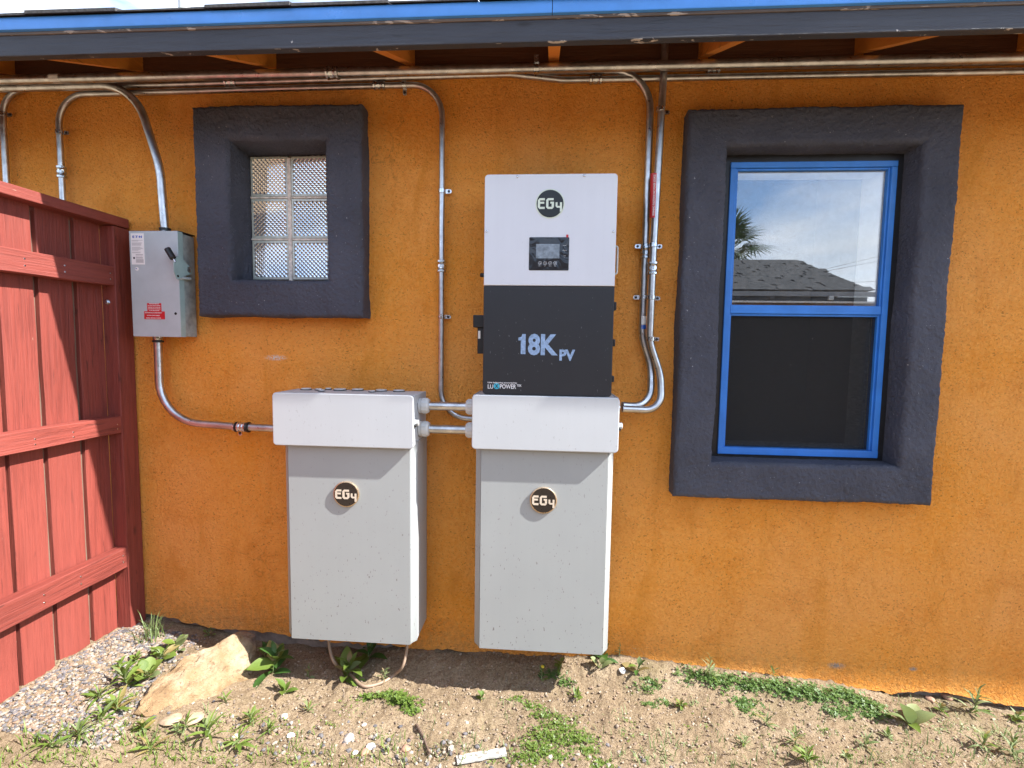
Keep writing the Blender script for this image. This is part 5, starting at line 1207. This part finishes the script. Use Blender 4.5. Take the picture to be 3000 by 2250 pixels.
cover('seedlings', 'scattered pale seedlings over the soil at bottom right', [(2020, 2060, .3), (2080, 2125, .2), (2000, 2180, .3), (2420, 2150, .3), (2700, 2220, .4), (2760, 2140, .6), (2820, 2130, .6), (2920, 2160, .6), (2640, 2225, .4), (1800, 2110, .25), (1860, 2150, .25), (1880, 2220, .4)], M['leaf_pale'], 6, 70, .06, .0060, False)

rs = random.Random(77)
cover('sprouts', 'tiny green sprouts dotted all over the bare soil', [(rs.uniform(380, 2990), rs.uniform(2020, 2245), rs.uniform(.1, .5)) for _ in range(70)], M['leaf'], 9, 22, .035, .0052, True, .03)
blades('sprout_blades', 'short thin pale blades sprinkled over the open soil', 'grass', M['leaf_pale'], [(rs.uniform(350, 2990), rs.uniform(2060, 2245)) for _ in range(60)], 12, (.008, .035), 7, .03, True, .0018)

# ------------------------------------------------------------------ what the window pane mirrors: the yard behind the camera
YG = 0.018
def mir(px, py, depth):
    p = at(px, py, depth); return V((p.x, 2*YG-p.y, p.z))
M['roof_far'] = plain('grey_shingle', (0.085, 0.085, 0.088), 0.95, 0, 0.3, 12, 0.5, 90)
M['fascia_far'] = plain('pale_grey_fascia', (0.36, 0.36, 0.37), 0.7, 0, 0.15, 4)
M['gutter_far'] = plain('charcoal_gutter', (0.06, 0.06, 0.065), 0.5)
M['brown_far'] = plain('brown_stucco', (0.22, 0.12, 0.055), 0.9, 0, 0.2, 4)
def neighbour():
    DE = 9.0; ce = mir(2560, 842, DE); cl = mir(2140, 858, DE)
    ridge = mir(2335, 757, DE+1.9); rl = mir(2080, 764, DE+1.9)
    ze = (ce.z+cl.z)/2; zr = (ridge.z+rl.z)/2; yE = ce.y; yR = ridge.y; xc = ce.x; xl = -9.0
    t = thing('neighbour_house', 'grey shingled hip-roofed house mirrored in the upper window pane', 'house', (xc-3, yE-3, 0))
    depth = 2*(yE-yR)
    A_, B_, C_2, D_2 = V((xl, yE, ze)), V((xc, yE, ze)), V((xc, yE-depth, ze)), V((xl, yE-depth, ze)); R0, R1 = V((xl, yR, zr)), V((ridge.x, yR, zr))
    rf = G().add([A_, B_, C_2, D_2, R0, R1], [(0, 1, 5, 4), (1, 2, 5), (2, 3, 4, 5), (3, 0, 4), (3, 2, 1, 0)]).build('roof', M['roof_far'], t, 0)
    # shingle tabs on the slope that faces the pane
    sl = R0-A_; sl = V((0, sl.y, sl.z)); Ls = sl.length; su = sl.normalized(); nrm_ = V((0, -su.z, su.y)); nrm_ = nrm_ if nrm_.z > 0 else -nrm_
    ex = .15; tabs = []
    sh = G().box(0, .30, 0, .20, 0, .012); tm = sh.mesh('shingle', M['roof_far'], 0)
    rot = Matrix(((1, 0, 0), (0, su.y, nrm_.y), (0, su.z, nrm_.z))).to_euler() if False else None
    n = int((Ls-.12)/ex); r = random.Random(3)
    for k in range(n):
        base_ = A_+su*(k*ex); f = k*ex/Ls; xr = xc+(ridge.x-xc)*f-.30; x = xr-.15*(k % 2)-r.uniform(.06, .14)
        while x > mir(2130, 800, DE).x-.4:
            w_ = r.choice((.30, .36, .42)); q = V((x, base_.y, base_.z))+nrm_*.004
            e1 = su*.20; nn_ = nrm_*r.uniform(.010, .016)
            vs = [q, q+V((w_-.01, 0, 0)), q+V((w_-.01, 0, 0))+e1, q+e1]
            G().add(vs+[v+nn_ for v in vs], [(3,2,1,0),(4,5,6,7),(0,1,5,4),(1,2,6,5),(2,3,7,6),(3,0,4,7)]).build('shingle', M['roof_far'], rf, 0); tabs.append(1)
            x -= w_
    zf = mir(2300, 868, DE).z; G().box(xl, xc+.02, yE, yE+.04, zf, ze-.03).build('fascia', M['fascia_far'], t, 0)
    zg = mir(2300, 880, DE).z; G().box(xl, xc-.1, yE-.10, yE-.02, zg-.02, zf-.004).build('gutter_board', M['gutter_far'], t, 0)
    for px in (2160, 2260, 2433):
        q = mir(px, 873, DE); G().box(q.x-.05, q.x+.05, yE-.015, yE+.05, q.z-.05, q.z+.04, .01, 1).build('rafter_tail', M['gutter_far'] if px < 2400 else M['sticker'], t)
    G().box(xl, xc-.5, yE-depth+.4, yE-.5, -.1, zg).build('wall', M['brown_far'], t, 0)
neighbour()
# block wall between the yards
z = mir(2300, 882, 6.0); 
t = thing('boundary_wall', 'brown boundary wall with pale coping mirrored low in the upper window pane', 'wall', (3, z.y, -.1))
G().box(-6, 11, z.y-.15, z.y, -.2, z.z-.03).build('wall_panel', M['brown_far'], t, 0); G().box(-6, 11, z.y-.18, z.y+.03, z.z-.028, z.z).build('coping', M['jamb'], t, 0)
def palm():
    c = mir(2135, 735, 15.5); t = thing('palm_tree', 'fan palm rising behind the neighbouring roof, mirrored in the window pane', 'palm tree', (c.x, c.y, -.1))
    G().tube([(c.x+.1, c.y, -.1), (c.x+.05, c.y, c.z*.5), (c.x, c.y, c.z)], lambda f: .22-.05*f, 12).build('trunk', M['bark'], t)
    g = G(); nb = 20
    pet = [V((0, 0, 0)), V((.35, 0, .10)), V((.68, 0, .12))]; g.tube(pet, .014, 5)
    for k in range(nb):
        a = (k/(nb-1)-.5)*radians(230); L = .85*(1-.25*abs(k/(nb-1)-.5)*2); d = V((cos(a), sin(a), -.05)); s_ = V((-sin(a), cos(a), 0))*.026; o = pet[2]
        p1 = o+d*L*.55+V((0, 0, .03)); p2 = o+d*L+V((0, 0, -.10*random.random()-.02))
        g.add([o-s_*.3, o+s_*.3, p1+s_, p1-s_, p2], [(0, 1, 2, 3), (3, 2, 4)])
    me = g.mesh('frond', M['palm'], 0); r = random.Random(6)
    for i in range(30):
        o = put('frond', me, t); o.location = c+V((0, 0, r.uniform(-.15, .1))); el = radians(r.uniform(-55, 80)); o.rotation_euler = (r.uniform(-.5, .5), -el, r.uniform(0, 6.28)); k = r.uniform(.8, 1.15); o.scale = (k, k, k)
palm()
for i, (a, b, lab) in enumerate((((2400, 778), (2640, 722), 'upper of the thin overhead wires mirrored in the window pane'), ((2395, 785), (2640, 738), 'middle thin overhead wire mirrored in the window pane'), ((2470, 814), (2640, 808), 'lower overhead wire mirrored just above the hip of the roof'))):
    p, q = mir(*a, 24), mir(*b, 24); d = (q-p).normalized(); k0, k1 = p-d*22, q+d*14
    pt = [k0+(k1-k0)*f/12+V((0, 0, -.25*sin(pi*f/12))) for f in range(13)]
    w_ = G().tube(pt, .008, 6).build('overhead_wire', M['black'], None); tag(w_, lab, 'wire', 'overhead wires')
